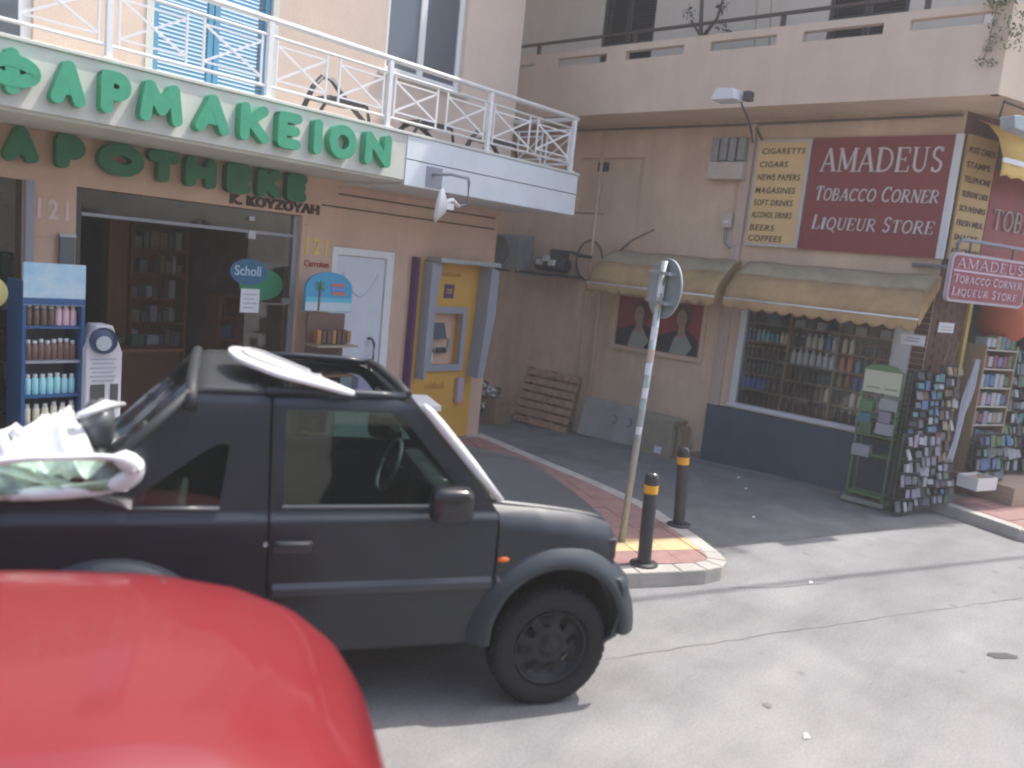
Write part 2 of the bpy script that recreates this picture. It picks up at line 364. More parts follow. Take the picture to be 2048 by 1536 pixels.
# frames of reference: street direction u, across-street n
US = Vector((math.cos(R(-28.8)), math.sin(R(-28.8)), 0)); NS = Vector((-US.y, US.x, 0))
U2 = Vector((math.cos(R(-20)), math.sin(R(-20)), 0)); N2 = Vector((-.342, -.94, 0)); PB = Vector((10.6, 2.82, 0))
def fA(y):  return lambda u, v, w: (u, y - w, v)                 # facade of the pharmacy, w towards the street
def fB(x):  return lambda u, v, w: (x - w, u, v)                 # side wall of the tobacco shop (u = y)
def fBm(x): return lambda u, v, w: (x - w, -u, v)                # the same, u running rightwards in view
def fS(d):  return lambda u, v, w: tuple(PB + U2 * u + N2 * (d + w) + Vector((0, 0, v)))   # street front of the shop

# ------------------------------------------------------------------ ground
def gz(x, y):
    a = min(1, max(0, (x - 6.6) / 1.6)); a = a * a * (3 - 2 * a); return -.04 * max(0, min(y, 14) - 4.2) * a
def build_ground():
    xs = [-60, -30, -12, -4, 0, 3, 5, 6] + [6.2 + .2 * i for i in range(25)] + [13, 18, 36, 60]
    ys = [-60, -30, -12, -4, 0, 2, 3.5, 4.2, 4.6] + [5 + .5 * i for i in range(19)] + [16, 20, 40, 60]
    mb = MB(); mb.v = [(x, y, gz(x, y)) for x in xs for y in ys]; n = len(ys)
    mb.f = [[i * n + j, (i + 1) * n + j, (i + 1) * n + j + 1, i * n + j + 1] for i in range(len(xs) - 1) for j in range(n - 1)]; mb.sm = [True] * len(mb.f)
    mb.build('road', road_mat(), kind='structure')
build_ground()

def clip(poly, a, b):        # keep left of a->b
    out = []
    for i in range(len(poly)):
        p, q = poly[i], poly[(i + 1) % len(poly)]
        sp = (b[0] - a[0]) * (p[1] - a[1]) - (b[1] - a[1]) * (p[0] - a[0]); sq = (b[0] - a[0]) * (q[1] - a[1]) - (b[1] - a[1]) * (q[0] - a[0])
        if sp >= 0: out.append(p)
        if sp * sq < 0:
            t = sp / (sp - sq); out.append((p[0] + (q[0] - p[0]) * t, p[1] + (q[1] - p[1]) * t))
    return out
def inset(poly, d):
    n = len(poly); out = []
    for i in range(n):
        a, b, c = Vector(poly[i - 1]), Vector(poly[i]), Vector(poly[(i + 1) % n])
        e1 = (b - a).normalized(); e2 = (c - b).normalized(); n1 = Vector((-e1.y, e1.x)); n2 = Vector((-e2.y, e2.x))
        k = (n1 + n2); k = k / max(.3, k.dot(n1)); out.append(tuple(b + k * d))
    return out
def far(p, u, k): return (p[0] + u[0] * k, p[1] + u[1] * k)
def pavement(name, outer, edge_n, tile, ang, tile_mat_fn, label_extra=None, zt=.13):
    """outer counter-clockwise; the first edge_n edges carry kerb stones"""
    base = MB().prism(outer, .118, lambda u, v, w: (u, v, w - (0 if w > 0 else .45) )).build(name, KERB, kind='structure')
    kw = .16; inn = inset(outer, kw)
    for i in range(edge_n):
        a, b, c, d = Vector(outer[i]), Vector(outer[i + 1]), Vector(inn[i + 1]), Vector(inn[i])
        L = (b - a).length; k = max(1, round(L / .8))
        if L > 12: k = 14
        for j in range(k):
            g = .004 / L
            t0, t1 = j / k + g, (j + 1) / k - g
            q = [a.lerp(b, t0), a.lerp(b, t1), d.lerp(c, t1), d.lerp(c, t0)]
            mb = MB().prism([tuple(x) for x in q], .45 + zt + .002 * ((j * 7) % 3), lambda u, v, w: (u, v, w - .45))
            # the stone stands a few mm outside the base slab
            mb.v = [(x + (x - (q[2].x + q[3].x) / 2) * .004, y + (y - (q[2].y + q[3].y) / 2) * .004, z) for x, y, z in mb.v]
            mb.build('kerb_stone', KERB, base, bevel=.012)
    cx, cy = inn[0]; ca, sa = math.cos(R(ang)), math.sin(R(ang)); cnt = 0
    for i in range(-60, 60):
        for j in range(-60, 60):
            q = []
            for (du, dv) in ((0, 0), (1, 0), (1, 1), (0, 1)):
                u = (i + du) * tile + (.004 if du == 0 else -.004); v = (j + dv) * tile + (.004 if dv == 0 else -.004)
                q.append((cx + u * ca - v * sa, cy + u * sa + v * ca))
            mx = sum(p[0] for p in q) / 4; my = sum(p[1] for p in q) / 4
            m = tile_mat_fn(mx, my)
            if m is None: continue
            for e in range(len(inn)):
                q = clip(q, inn[e], inn[(e + 1) % len(inn)])
                if len(q) < 3: break
            if len(q) < 3 or cnt > 290: continue
            ar = abs(sum(q[k][0] * q[(k + 1) % len(q)][1] - q[(k + 1) % len(q)][0] * q[k][1] for k in range(len(q)))) / 2
            if ar < .004: continue
            h = .018 + random.uniform(-.002, .002)
            MB().prism(q, h, lambda u, v, w: (u, v, .112 + w)).build('paving_tile', m, base); cnt += 1
    return base
k0 = (5.49, 3.26); left = far(k0, US, -7.7)
polyA = [left, k0, (5.83, 3.074), (6.05, 2.97), (6.24, 2.93), (6.40, 2.97), (6.55, 3.12), (6.76, 3.43), (7.24, 4.28), (7.48, 5.09), (8.02, 7.50), (left[0], 7.50)]
def tile_A(x, y):
    if x < 3.4 or (x < 4.6 and y > 5.5): return None
    t = (Vector((x, y, 0)) - Vector((6.0, 3.2, 0))).dot(NS); s_ = (Vector((x, y, 0)) - Vector((6.0, 3.2, 0))).dot(US)
    return YELPAV if .22 < t < .62 and s_ > -1.0 else REDPAV
pavement('pavement', polyA, 10, .3, -28.8, tile_A)
polyB = [(10.88, 2.715), (10.36, 1.50), (10.40, 1.33), (10.55, 1.21), far((10.55, 1.21), (.876, -.482), 12), (22.0, -1.3), tuple((PB + U2 * 9)[:2])]
pavement('shop_pavement', polyB, 4, .3, -20, lambda x, y: REDPAV if x < 14.5 else None)
cube('plinth_step', tuple(PB + U2 * 4.2 + N2 * .25 + Vector((0, 0, .24))), (6.0, .8, .22), M('sandstone_step', (.42, .31, .23), .85, var=.1, scale=6), rz=-20, kind='structure')

# tar seam along the road and the alley joint
def seam(name, pts, w, mat):
    mb = MB(); rnd = random.Random(3)
    P = []
    for i in range(len(pts) - 1):
        a, b = Vector(pts[i]), Vector(pts[i + 1]); k = max(2, int((b - a).length / .12))
        for j in range(k): P.append(a.lerp(b, j / k) + Vector((rnd.uniform(-.012, .012), rnd.uniform(-.012, .012))))
    P.append(Vector(pts[-1])); L = []
    for i, p in enumerate(P):
        d = (P[min(i + 1, len(P) - 1)] - P[max(i - 1, 0)]).normalized(); n = Vector((-d.y, d.x)) * w * rnd.uniform(.3, 1.0) / 2
        L += [(p.x + n.x, p.y + n.y, .0045 + gz(p.x, p.y)), (p.x - n.x, p.y - n.y, .0045 + gz(p.x, p.y))]
    mb.add(L, [(2 * i, 2 * i + 1, 2 * i + 3, 2 * i + 2) for i in range(len(P) - 1)]); mb.build(name, mat, kind='structure')
TAR = M('tar_seam', (.17, .165, .16), .8)
seam('road_seam', [(3.9, 2.85), (4.27, 2.706), (6.0, 2.02), (7.7, 1.33), (9.0, .8)], .009, M('faint_seam', (.20, .195, .19), .85))
seam('alley_joint', [(6.2, 2.78), (6.55, 2.55), (7.0, 2.35), (7.5, 2.3)], .014, M('faint_seam'))
def blot(name, c, r, mat, n=18, seed=1, st=(1, 1), kind='structure', z=.0045):
    rnd = random.Random(seed); v = [(c[0], c[1], z)]
    for i in range(n):
        t = 2 * math.pi * i / n; k = r * rnd.uniform(.6, 1.1); p = US * (math.cos(t) * k * st[0]) + NS * (math.sin(t) * k * st[1]); v.append((c[0] + p.x, c[1] + p.y, z))
    MB().add(v, [(0, i + 1, (i + 1) % n + 1) for i in range(n)]).build(name, mat, kind=kind, recalc=False)
blot('oil_stain', (6.73, .93), .09, M('oil_stain', (.06, .06, .06), .6), st=(1.5, .7), seed=4)
blot('oil_stain', (4.6, 1.75), .035, TAR, seed=9)
def alley_shade_sheet():  # asphalt sheet cut along the building's shadow edge, coloured darker to deepen the shade
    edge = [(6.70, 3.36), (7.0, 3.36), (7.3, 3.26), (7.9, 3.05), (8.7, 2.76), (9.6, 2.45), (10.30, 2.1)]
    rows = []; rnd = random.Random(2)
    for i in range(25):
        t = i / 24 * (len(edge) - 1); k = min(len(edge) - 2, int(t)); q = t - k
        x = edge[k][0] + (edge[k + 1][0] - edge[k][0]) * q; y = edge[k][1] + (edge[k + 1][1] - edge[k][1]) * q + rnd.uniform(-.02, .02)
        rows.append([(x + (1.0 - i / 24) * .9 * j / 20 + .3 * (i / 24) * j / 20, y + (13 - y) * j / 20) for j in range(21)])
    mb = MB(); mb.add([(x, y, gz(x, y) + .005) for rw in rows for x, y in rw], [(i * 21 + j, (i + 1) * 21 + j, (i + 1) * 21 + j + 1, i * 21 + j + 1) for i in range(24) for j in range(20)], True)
    mb.build('alley', M('shade_dark_asphalt', (.185, .185, .185), .9, var=.18, scale=2.2, bump=.5, bscale=140, dirt=.15), kind='structure')
alley_shade_sheet()

# ------------------------------------------------------------------ pharmacy building
YA, XA = 7.5, 7.98
pha = thing('pharmacy_building', 'peach pharmacy building with a white railed balcony over its entrance', 'building', (3.0, YA, 0))
f = lambda u, v, w: (u, YA + w, v)
MB().slab(f, -4, XA, 0, 3.12, [(.3, 2.42, .16, 2.71), (2.80, 5.02, .13, 2.71), (5.42, 6.30, .13, 2.43)], .28).build('lower_wall', PEACH, pha, world=True)
MB().slab(f, -4, XA + .12, 3.12, 8.8, [(.9, 2.45, 3.62, 5.9), (3.38, 4.56, 3.62, 5.9), (5.94, 7.12, 4.38, 5.9)], .28).build('upper_wall', PEACH2, pha, world=True)
MB().box(XA - .28, XA, YA + .28, 13, -.3, 3.12).build('side_wall', PEACH, pha, world=True)
MB().box(XA - .16, XA + .12, YA + .28, 13, 3.12, 8.8).build('side_wall', PEACH2, pha, world=True)
MB().box(-4.2, XA + .3, YA - .2, 13.2, 8.8, 9.0).build('roof_slab', FASC, pha, world=True)
# room behind the entrance
rm = MB(); rm.box(-3.9, 5.38, 12.0, 12.1, 0, 3.1); rm.box(-4, 5.4, YA + .28, 12.1, 3.06, 3.1); rm.box(-4, 5.4, YA + .28, 12.1, .08, .128)
rm.box(5.3, 5.38, YA + .28, 12, 0, 3.1); rm.box(-4, -3.9, YA + .28, 12, 0, 3.1)
rm.build('shop_room', M('room_lining', (.26, .21, .17), .9, var=.2, scale=2), pha, world=True)
MB().box(5.39, 6.5, YA + .7, YA + .8, 0, 3).build('lobby_wall', PEACH, pha, world=True)
MB().box(XA - .4, XA - .3, YA + .28, 12, 0, 3).build('inner_wall', PEACH, pha, world=True)
# plaster joints and cable lines
for z, x0 in ((2.98, 5.45), (3.045, 5.45), (2.84, 5.25)):
    MB().box(x0, XA - .06, YA - .012, YA + .01, z, z + .014).build('cable_line', INK if z < 3 else PEACH, pha, world=True)
MB().box(2.46, 2.78, YA - .012, YA + .01, 2.27, 2.285).build('pillar_trim', PEACH, pha, world=True)
MB().box(5.06, 5.38, YA - .014, YA + .01, 2.615, 2.63).build('pillar_trim', PEACH, pha, world=True)
MB().box(2.41, 2.47, YA - .02, YA + .03, .15, 2.71).build('window_frame', GREYP, pha, world=True)
# balcony slab, fascia, white panels
YBAL = 6.45
MB().box(-4, 8.17, YBAL + .03, YA - .002, 3.12, 3.57).build('balcony_slab', FASC, pha, world=True)
MB().box(-4, 8.21, YBAL - .03, YA - .004, 3.575, 3.605).build('balcony_ledge', FASC, pha, world=True, bevel=.006)
MB().box(-4, 5.44, YBAL - .012, YBAL + .028, 3.145, 3.572).build('fascia_board', FASC, pha, world=True)
for z0, z1 in ((3.095, 3.342), (3.352, 3.572)):
    MB().box(5.445, 8.19, YBAL - .02, YBAL + .028, z0, z1).build('white_panel', WHITEP, pha, world=True, bevel=.004)
    MB().box(8.172, 8.20, YBAL + .03, YA - .01, z0, z1).build('white_panel', WHITEP, pha, world=True, bevel=.004)
MB().box(5.5, 8.165, YBAL + .032, YA - .004, 3.098, 3.118).build('soffit', M('soffit_paint', (.62, .63, .62), .8, var=.05), pha, world=True)
# railing
rl = MB().tube([(-4, YBAL + .02, 4.235), (8.12, YBAL + .02, 4.235), (8.12, YA, 4.235)], .026, 10).build('railing', WHITE, pha, world=True)
for z in (4.11, 3.70): MB().tube([(-4, YBAL + .02, z), (8.10, YBAL + .02, z)], .013, 8).build('rail', WHITE, rl, world=True); MB().tube([(8.12, YBAL + .03, z), (8.12, YA, z)], .013, 8).build('rail', WHITE, rl, world=True)
px = [-2.57, -1.27, .02, 1.31, 2.61, 3.91, 5.20, 6.59, 8.06]
for i, x in enumerate(px):
    MB().box(x - .022, x + .022, YBAL - .002, YBAL + .042, 3.606, 4.22).box(x - .05, x + .05, YBAL - .02, YBAL + .06, 3.604, 3.618).build('post', WHITE, rl, world=True)
    if i == len(px) - 1: continue
    W_ = px[i + 1] - x - .044; fw = (W_ - .24) / 2
    for k in range(2):
        a = x + .022 + .05 + k * (fw + .14); b = a + fw; y = YBAL + .02; z0, z1 = 3.765, 4.045
        MB().bar((a, y, 3.70), (a, y, 4.11), .016).bar((b, y, 3.70), (b, y, 4.11), .016).bar((a, y, z0), (b, y, z0), .014).bar((a, y, z1), (b, y, z1), .014).bar((a, y + .001, z0), (b, y + .001, z1), .013, .018).bar((a, y - .001, z1), (b, y - .001, z0), .013, .018).build('cross_panel', WHITE, rl, world=True)
for k in range(2):
    a = YBAL + .08 + k * .48; b = a + .40; x = 8.12; z0, z1 = 3.765, 4.045
    MB().bar((x, a, 3.70), (x, a, 4.11), .016).bar((x, b, 3.70), (x, b, 4.11), .016).bar((x, a, z0), (x, b, z0), .014).bar((x, a, z1), (x, b, z1), .014).bar((x, a, z0), (x, b, z1), .013).bar((x, a, z1), (x, b, z0), .012).build('cross_panel', WHITE, rl, world=True)
# upper openings
def shutter(x0, x1, z0, z1, y, mat, parent, name='shutter', leaves=2):
    w = (x1 - x0) / leaves
    for k in range(leaves):
        a = x0 + k * w + .006; b = x0 + (k + 1) * w - .006; s_ = .05
        s = MB().box(a, a + s_, y, y + .04, z0, z1).box(b - s_, b, y, y + .04, z0, z1).box(a + s_, b - s_, y + .001, y + .039, z1 - .07, z1 - .001)
        s.box(a + s_, b - s_, y + .001, y + .039, z0 + .001, z0 + .09).box(a + s_, b - s_, y + .001, y + .039, (z0 + z1) / 2 - .04, (z0 + z1) / 2 + .04)
        o = s.build(name, mat, parent, world=True); z = z0 + .10; sl = MB()
        while z < z1 - .09:
            sl.box(a + s_, b - s_, -.017, .017, -.004, .004, Matrix.Translation((0, y + .02, z)) @ Matrix.Rotation(R(35), 4, 'X')); z += .036
        sl.build('louvre_slats', mat, o, world=True, kind='stuff')
shutter(3.40, 4.54, 3.62, 5.88, YA + .03, BLUESH, pha)
MB().slab(lambda u, v, w: (u, YA - .01 + w, v), 3.33, 4.61, 3.61, 5.95, [(3.395, 4.545, 3.60, 5.885)], .06).build('door_frame', FASC, pha, world=True)
def window(x0, x1, z0, z1, y, parent, mull=True, fw=.07, mat=WHITE, glass=GLASSU, nm='window'):
    xm = (x0 + x1) / 2 - .03; hs = [(x0 + fw, xm - fw * .6, z0 + fw, z1 - fw), (xm + fw * .6, x1 - fw, z0 + fw, z1 - fw)] if mull else [(x0 + fw, x1 - fw, z0 + fw, z1 - fw)]
    o = MB().slab(lambda u, v, w: (u, y + w, v), x0, x1, z0, z1, hs, .06).build(nm, mat, parent, world=True)
    for h in hs: MB().box(h[0] - .01, h[1] + .01, y + .025, y + .035, h[2] - .01, h[3] + .01).build('pane', glass, o, world=True)
    return o
window(5.94, 7.12, 4.38, 5.88, YA + .06, pha)
window(.9, 2.45, 3.62, 5.88, YA + .06, pha)
MB().box(5.86, 7.2, YA - .05, YA + .05, 4.33, 4.378).build('window_sill', FASC, pha, world=True, bevel=.006)
# shop front frames and glass
MB().box(4.96, 5.018, YA + .05, YA + .12, .13, 2.70).build('entrance_frame', GREYP, pha, world=True)
MB().box(2.802, 2.86, YA + .05, YA + .12, .13, 2.70).build('entrance_frame', DGREY, pha, world=True)
MB().box(2.86, 4.96, YA + .06, YA + .11, 2.475, 2.505).build('entrance_header', GREYP, pha, world=True)
MB().box(2.86, 4.96, YA + .08, YA + .09, 2.505, 2.70).build('transom_pane', GLASS, pha, world=True)
g = MB().box(4.46, 4.955, YA + .07, YA + .082, .16, 2.475).build('sliding_pane', GLASS, pha, world=True)
MB().box(4.44, 4.52, YA + .05, YA + .10, 2.42, 2.50).build('pane_clamp', STEEL, g, world=True)
MB().box(4.44, 4.50, YA + .05, YA + .10, 2.60, 2.64).build('pane_clamp', STEEL, g, world=True)
MB().box(4.87, 4.96, YA + .03, YA + .07, 1.78, 1.84).build('lock', STEEL, g, world=True)
MB().box(.3, 2.41, YA + .10, YA + .11, .16, 2.71).build('display_pane', GLASS, pha, world=True)
dr = MB().box(2.66, 2.78, YA - .05, YA - .012, 1.76, 2.29).build('display_case', M('case_grey', (.12, .13, .14), .35), pha, world=True, bevel=.006)
for z in (2.285, 1.74): MB().box(2.655, 2.785, YA - .055, YA - .008, z, z + .025).build('case_rail', STEEL, dr, world=True)

# pillar numbers
for (x0, x1, z0, z1, m, nm) in ((2.50, 2.74, 2.42, 2.58, M('pale_pink_paint', (.72, .55, .53), .7), '121'), (5.08, 5.35, 2.32, 2.50, M('yellow_number_paint', (.78, .58, .12), .6), '121')):
    text_obj('house_number', nm, lambda u, v, w: (u, YA - .004 - w, v), x0, x1, z0, z1, m, pha, bold=.03, depth=.006, spacing=1.3)
tr = thing('wall_lettering', 'small red word on the pillar above the arched display', 'lettering', (5.22, YA, 2.2))
text_obj('word', 'Carroten', lambda u, v, w: (u, YA - .006 - w, v), 5.07, 5.38, 2.19, 2.26, M('red_lettering', (.45, .05, .05), .5), tr, bold=.02, depth=.008)

# big green lettering
sg = thing('greek_pharmacy_sign', 'row of bright green letters ΦΑΡΜΑΚΕΙΟΝ on the white fascia', 'sign', (3.6, YBAL, 3.2))
fF = fA(YBAL - .014)
for ch, a, b in (('Φ', 1.78, 2.13), ('A', 2.19, 2.42), ('P', 2.52, 2.74), ('M', 2.80, 3.13), ('A', 3.23, 3.52), ('K', 3.61, 3.88), ('E', 3.96, 4.19), ('I', 4.30, 4.42), ('O', 4.48, 4.78), ('N', 4.88, 5.19)):
    big_letter(ch, a, b, 3.215, 3.515, .086, fF, .085, GREEN, sg)
sg2 = thing('german_pharmacy_sign', 'row of dark green letters APOTHEKE on the peach lintel below', 'sign', (3.6, YA, 2.88))
for ch, a, b in (('A', 2.22, 2.47), ('P', 2.60, 2.83), ('O', 2.93, 3.31), ('T', 3.35, 3.63), ('H', 3.69, 3.99), ('E', 4.09, 4.35), ('K', 4.42, 4.69), ('E', 4.75, 4.98)):
    big_letter(ch, a, b, 2.838, 3.112, .102, fA(YA - .02), .09, GREEND, sg2)
sg3 = thing('owner_name_sign', 'small dark brown letters of the owner name under APOTHEKE', 'sign', (4.7, YA, 2.7))
text_obj('letters', 'K. ΚΟΥΖΟΥΛΗ', fA(YA - .004), 4.19, 5.21, 2.735, 2.835, INK, sg3, bold=.045, depth=.03)

# wall lamp bracket seen on the fascia
lp = thing('bracket_floodlight', 'white floodlight on a bent grey bracket below the white balcony panels', 'lamp', (5.8, YBAL, 3.25))
MB().box(5.72, 5.93, YBAL - .035, YBAL - .022, 3.12, 3.32).build('mounting_plate', GREYP, lp, world=True)
MB().tube([(5.80, YBAL - .04, 3.245), (5.80, YBAL - .30, 3.25), (6.0, YBAL - .34, 3.24), (6.02, YBAL - .34, 3.20), (6.02, YBAL - .34, 2.98), (5.90, YBAL - .34, 2.95)], .016, 8).build('arm', GREYP, lp, world=True)
mb = MB().lathe([(.0, -.02), (.10, -.018), (.165, .0), (.17, .02), (.12, .05), (.05, .09), (.0, .10)], 20, (0, 0, 0), 'x')
mb.v = [tuple(Matrix.Translation((5.60, YBAL - .36, 2.93)) @ Matrix.Rotation(R(-40), 4, 'Z') @ Matrix.Rotation(R(8), 4, 'Y') @ Vector(v)) for v in mb.v]; mb.build('lamp_head', WHITE, lp, world=True)
MB().tube([(5.66, YBAL - .36, 2.96), (5.80, YBAL - .35, 3.0), (5.90, YBAL - .34, 2.95)], .022, 8).box(5.66, 5.78, YBAL - .40, YBAL - .32, 2.90, 2.96).build('lamp_holder', WHITE, lp, world=True)

# white side door
dd = thing('side_door', 'white panelled door with a curved dark pull handle', 'door', (5.86, YA, .13))
MB().slab(lambda u, v, w: (u, YA + .0 + w, v), 5.425, 6.295, .135, 2.425, [(5.50, 6.19, .13, 2.345)], .09).build('door_frame', WHITE, dd, world=True)
MB().box(5.505, 6.185, YA + .03, YA + .07, .14, 2.34).build('door_leaf', M('door_paint', (.66, .71, .76), .5, var=.03), dd, world=True)
for sx in (0, 1):
    pts = [(5.60 + .5 * t / 20 if not sx else 5.60 + .5 * t / 20, 2.15 - .25 * math.sin(math.pi * t / 20) - (.85 if sx else 0)) for t in range(21)]
    mb = MB(); mb.tube([(u, YA + .028, v) for u, v in pts], .009, 6); mb.build('door_moulding', M('door_shadow_line', (.58, .63, .68), .5), dd, world=True)
MB().tube([(6.02, YA + .03, 1.42), (6.02, YA - .04, 1.42), (6.05, YA - .05, 1.36), (6.05, YA - .05, 1.2), (6.02, YA - .04, 1.13), (6.02, YA + .03, 1.13)], .015, 8).build('handle', DGREY, dd, world=True)

# cash machine
at = thing('cash_machine', 'tall yellow cash machine with grey side fins beside the white door', 'cash machine', (7.1, YA, .13))
Y0 = YA - .10
MB().slab(lambda u, v, w: (u, Y0 + w, v), 6.60, 7.66, .15, 2.38, [(6.87, 7.37, 1.10, 1.76)], .12).build('panel', YEL, at, world=True)
MB().box(6.56, 6.60, Y0 - .01, YA, .15, 2.40).build('purple_edge', PURP, at, world=True)
MB().slab(lambda u, v, w: (u, Y0 - .04 + w, v), 6.81, 7.43, 1.03, 1.83, [(6.88, 7.36, 1.11, 1.75)], .05).build('screen_surround', GREYP, at, world=True, bevel=.006)
MB().box(6.87, 7.37, YA + .02, YA + .04, 1.10, 1.76).build('recess_back', DGREY, at, world=True)
MB().cbox((7.05, YA - .02, 1.52), (.26, .03, .22), Matrix.Rotation(R(-20), 4, 'X')).build('screen', M('screen_glass', (.10, .13, .15), .12), at, world=True)
MB().cbox((7.10, YA - .03, 1.28), (.22, .08, .04), Matrix.Rotation(R(25), 4, 'X')).build('keypad', STEEL, at, world=True)
MB().box(7.25, 7.30, YA - .03, YA + .01, 1.30, 1.42).build('card_slot', STEEL, at, world=True)
for i in range(4):
    for j in range(3): MB().cbox((7.02 + .045 * i, YA - .078 + .0 * j, 1.262 + .022 * j), (.03, .012, .016), Matrix.Rotation(R(25), 4, 'X')).build('key', DGREY, at, world=True)
MB().box(6.90, 6.98, YA - .012, YA + .015, 1.62, 1.70).build('notice_sticker', PAPER, at, world=True)
MB().box(6.93, 7.0, YA - .03, YA + .01, 1.14, 1.24).build('receipt_slot', PAPER, at, world=True)
for sx in (0, 1):
    fx = 6.66 if not sx else 7.50
    pts = [(-.0, .95), (-.0, 2.36), (.16, 2.36), (.10, 1.7), (.03, .95)] if not sx else [(.04, .95), (.10, 1.7), (.12, 2.36), (.26, 2.32), (.26, 1.75), (.14, .95)]
    MB().prism(pts, .16 if not sx else .22, lambda u, v, w: (fx + u, Y0 - .002 - w, v)).build('side_fin', GREYP, at, world=True, bevel=.006)
MB().box(6.70, 7.74, Y0 - .26, Y0 - .003, 2.365, 2.42).build('canopy', STEEL, at, world=True, bevel=.008)
lg = cube('logo_square', (7.11 - 3.0 + 3.0 - 7.1 + 0.0, Y0 - YA - .006, 2.02 - .13), (.16, .012, .17), PURP, at)
for k in range(3): cube('logo_stripe', (.01, Y0 - YA - .014, 2.02 - .13 + (k - 1) * .022), (.10 if k != 1 else .06, .006, .01), YEL, at)
text_obj('lettering', 'winbank', lambda u, v, w: (u, Y0 - .004 - w, v), 6.93, 7.30, 2.20, 2.26, M('dim_amber_print', (.55, .24, .03), .5), at, depth=.004)
text_obj('lettering', 'winbank', lambda u, v, w: (u, Y0 - .004 - w, v), 6.84, 7.18, .80, .89, M('dim_amber_print', (.55, .24, .03), .5), at, depth=.004, shear=.2)
MB().box(7.36, 7.46, Y0 - .07, Y0 - .002, .62, .93).build('leaflet_holder', M('mauve_plastic', (.45, .34, .44), .5), at, world=True, bevel=.01)

# dark metal chair frames standing on the balcony
for i, (cx, cz) in enumerate(((4.88, 4.02), (6.02, 3.80), (7.05, 3.9))):
    ch = thing('balcony_chair', ('tall arched dark metal chair behind the railing, left of the upper window', 'low dark metal chair behind the railing, under the upper window', 'dark metal chair at the right end of the balcony')[i], 'chair', (cx, 7.0, 3.605), group='chairs on the white balcony')
    ah = cz - 3.605
    MB().tube([(-.30, 0, 0), (-.16, .02, ah * .72), (-.06, .03, ah), (.06, .03, ah), (.18, .02, ah * .72), (.55 if i == 0 else .34, 0, .02)], .026, 8).build('frame', DGREY, ch)
    MB().tube([(-.30, -.3, 0), (-.2, -.3, .18), (.25, -.3, .18), (.3, -.3, 0)], .018, 8).build('leg', DGREY, ch)
    MB().cbox((.02, -.14, .19), (.42, .36, .03)).build('seat', DGREY, ch, bevel=.008)

# ------------------------------------------------------------------ pharmacy interior
def bottle_mesh(nm, prof, mats, cap_from):
    mb = MB().lathe(prof, 9); me = D.meshes.new(nm); me.from_pydata(mb.v, [], mb.f); me.polygons.foreach_set('use_smooth', [True] * len(mb.f))
    for m in mats: me.materials.append(m)
    n = 9
    for i, p in enumerate(me.polygons): p.material_index = 1 if i // n >= cap_from else 0
    return me
def bottle_kinds():
    out = {}
    def bp(r, h, neck, capr, caph): return [(0, 0), (r * .96, 0), (r, h * .04), (r, h * neck), (r * .8, h * (neck + .08)), (capr, h * (neck + .14)), (capr, h * (1 - caph)), (capr * 1.15, h * (1 - caph)), (capr * 1.15, h), (0, h)]
    cols = dict(wine=(.05, .03, .035), dark=(.035, .045, .04), green=(.03, .09, .05), amber=(.22, .10, .03), orange=(.48, .14, .05), blue=(.04, .10, .30), teal=(.06, .25, .30), white=(.66, .66, .62), cream=(.55, .50, .38), olive=(.22, .24, .06), sky=(.25, .50, .62), brown=(.12, .07, .05), pink=(.55, .35, .38))
    caps = dict(gold=(.45, .33, .10), black=(.04, .04, .04), white=(.68, .68, .68), red=(.35, .05, .05), green=(.25, .35, .1))
    for c, rgb in cols.items():
        for k, kc in caps.items():
            out[(c, k, 'b')] = None
    out['cols'] = cols; out['caps'] = caps; out['bp'] = bp; return out
BK = bottle_kinds()
def bottle(c, k, shape='b'):
    if BK.get((c, k, shape)) is None:
        m1 = M('bottle_' + c, tuple(min(.8, x * 1.5 + .01) for x in BK['cols'][c]), .25, spec=.7); m2 = M('cap_' + k, BK['caps'][k], .4)
        pr = {'b': BK['bp'](.036, .27, .55, .013, .14), 's': BK['bp'](.045, .25, .70, .018, .08), 't': BK['bp'](.025, .16, .72, .015, .2), 'f': BK['bp'](.032, .20, .68, .016, .18)}[shape]
        BK[(c, k, shape)] = bottle_mesh('bottle', pr, (m1, m2), 6)
    return BK[(c, k, shape)]
NB = [0]
ORD = ['leftmost', 'second from left', 'third from left', 'fourth from left', 'fifth from left', 'sixth from left', 'seventh from left', 'eighth from left', 'ninth from left', 'tenth from left']
def put_bottle(loc, c, k, shape, label, group, name='bottle', cat='bottle', sc=1.0):
    o = D.objects.new(name, bottle(c, k, shape)); COL.objects.link(o); o.location = loc; o.scale = (sc, sc, sc * random.uniform(.94, 1.05)); o.rotation_euler = (0, 0, random.uniform(0, 6)); NB[0] += 1
    return tag(o, label, cat, group)
ORW = M('orange_wood', (.30, .12, .05), .6, var=.12, scale=6)
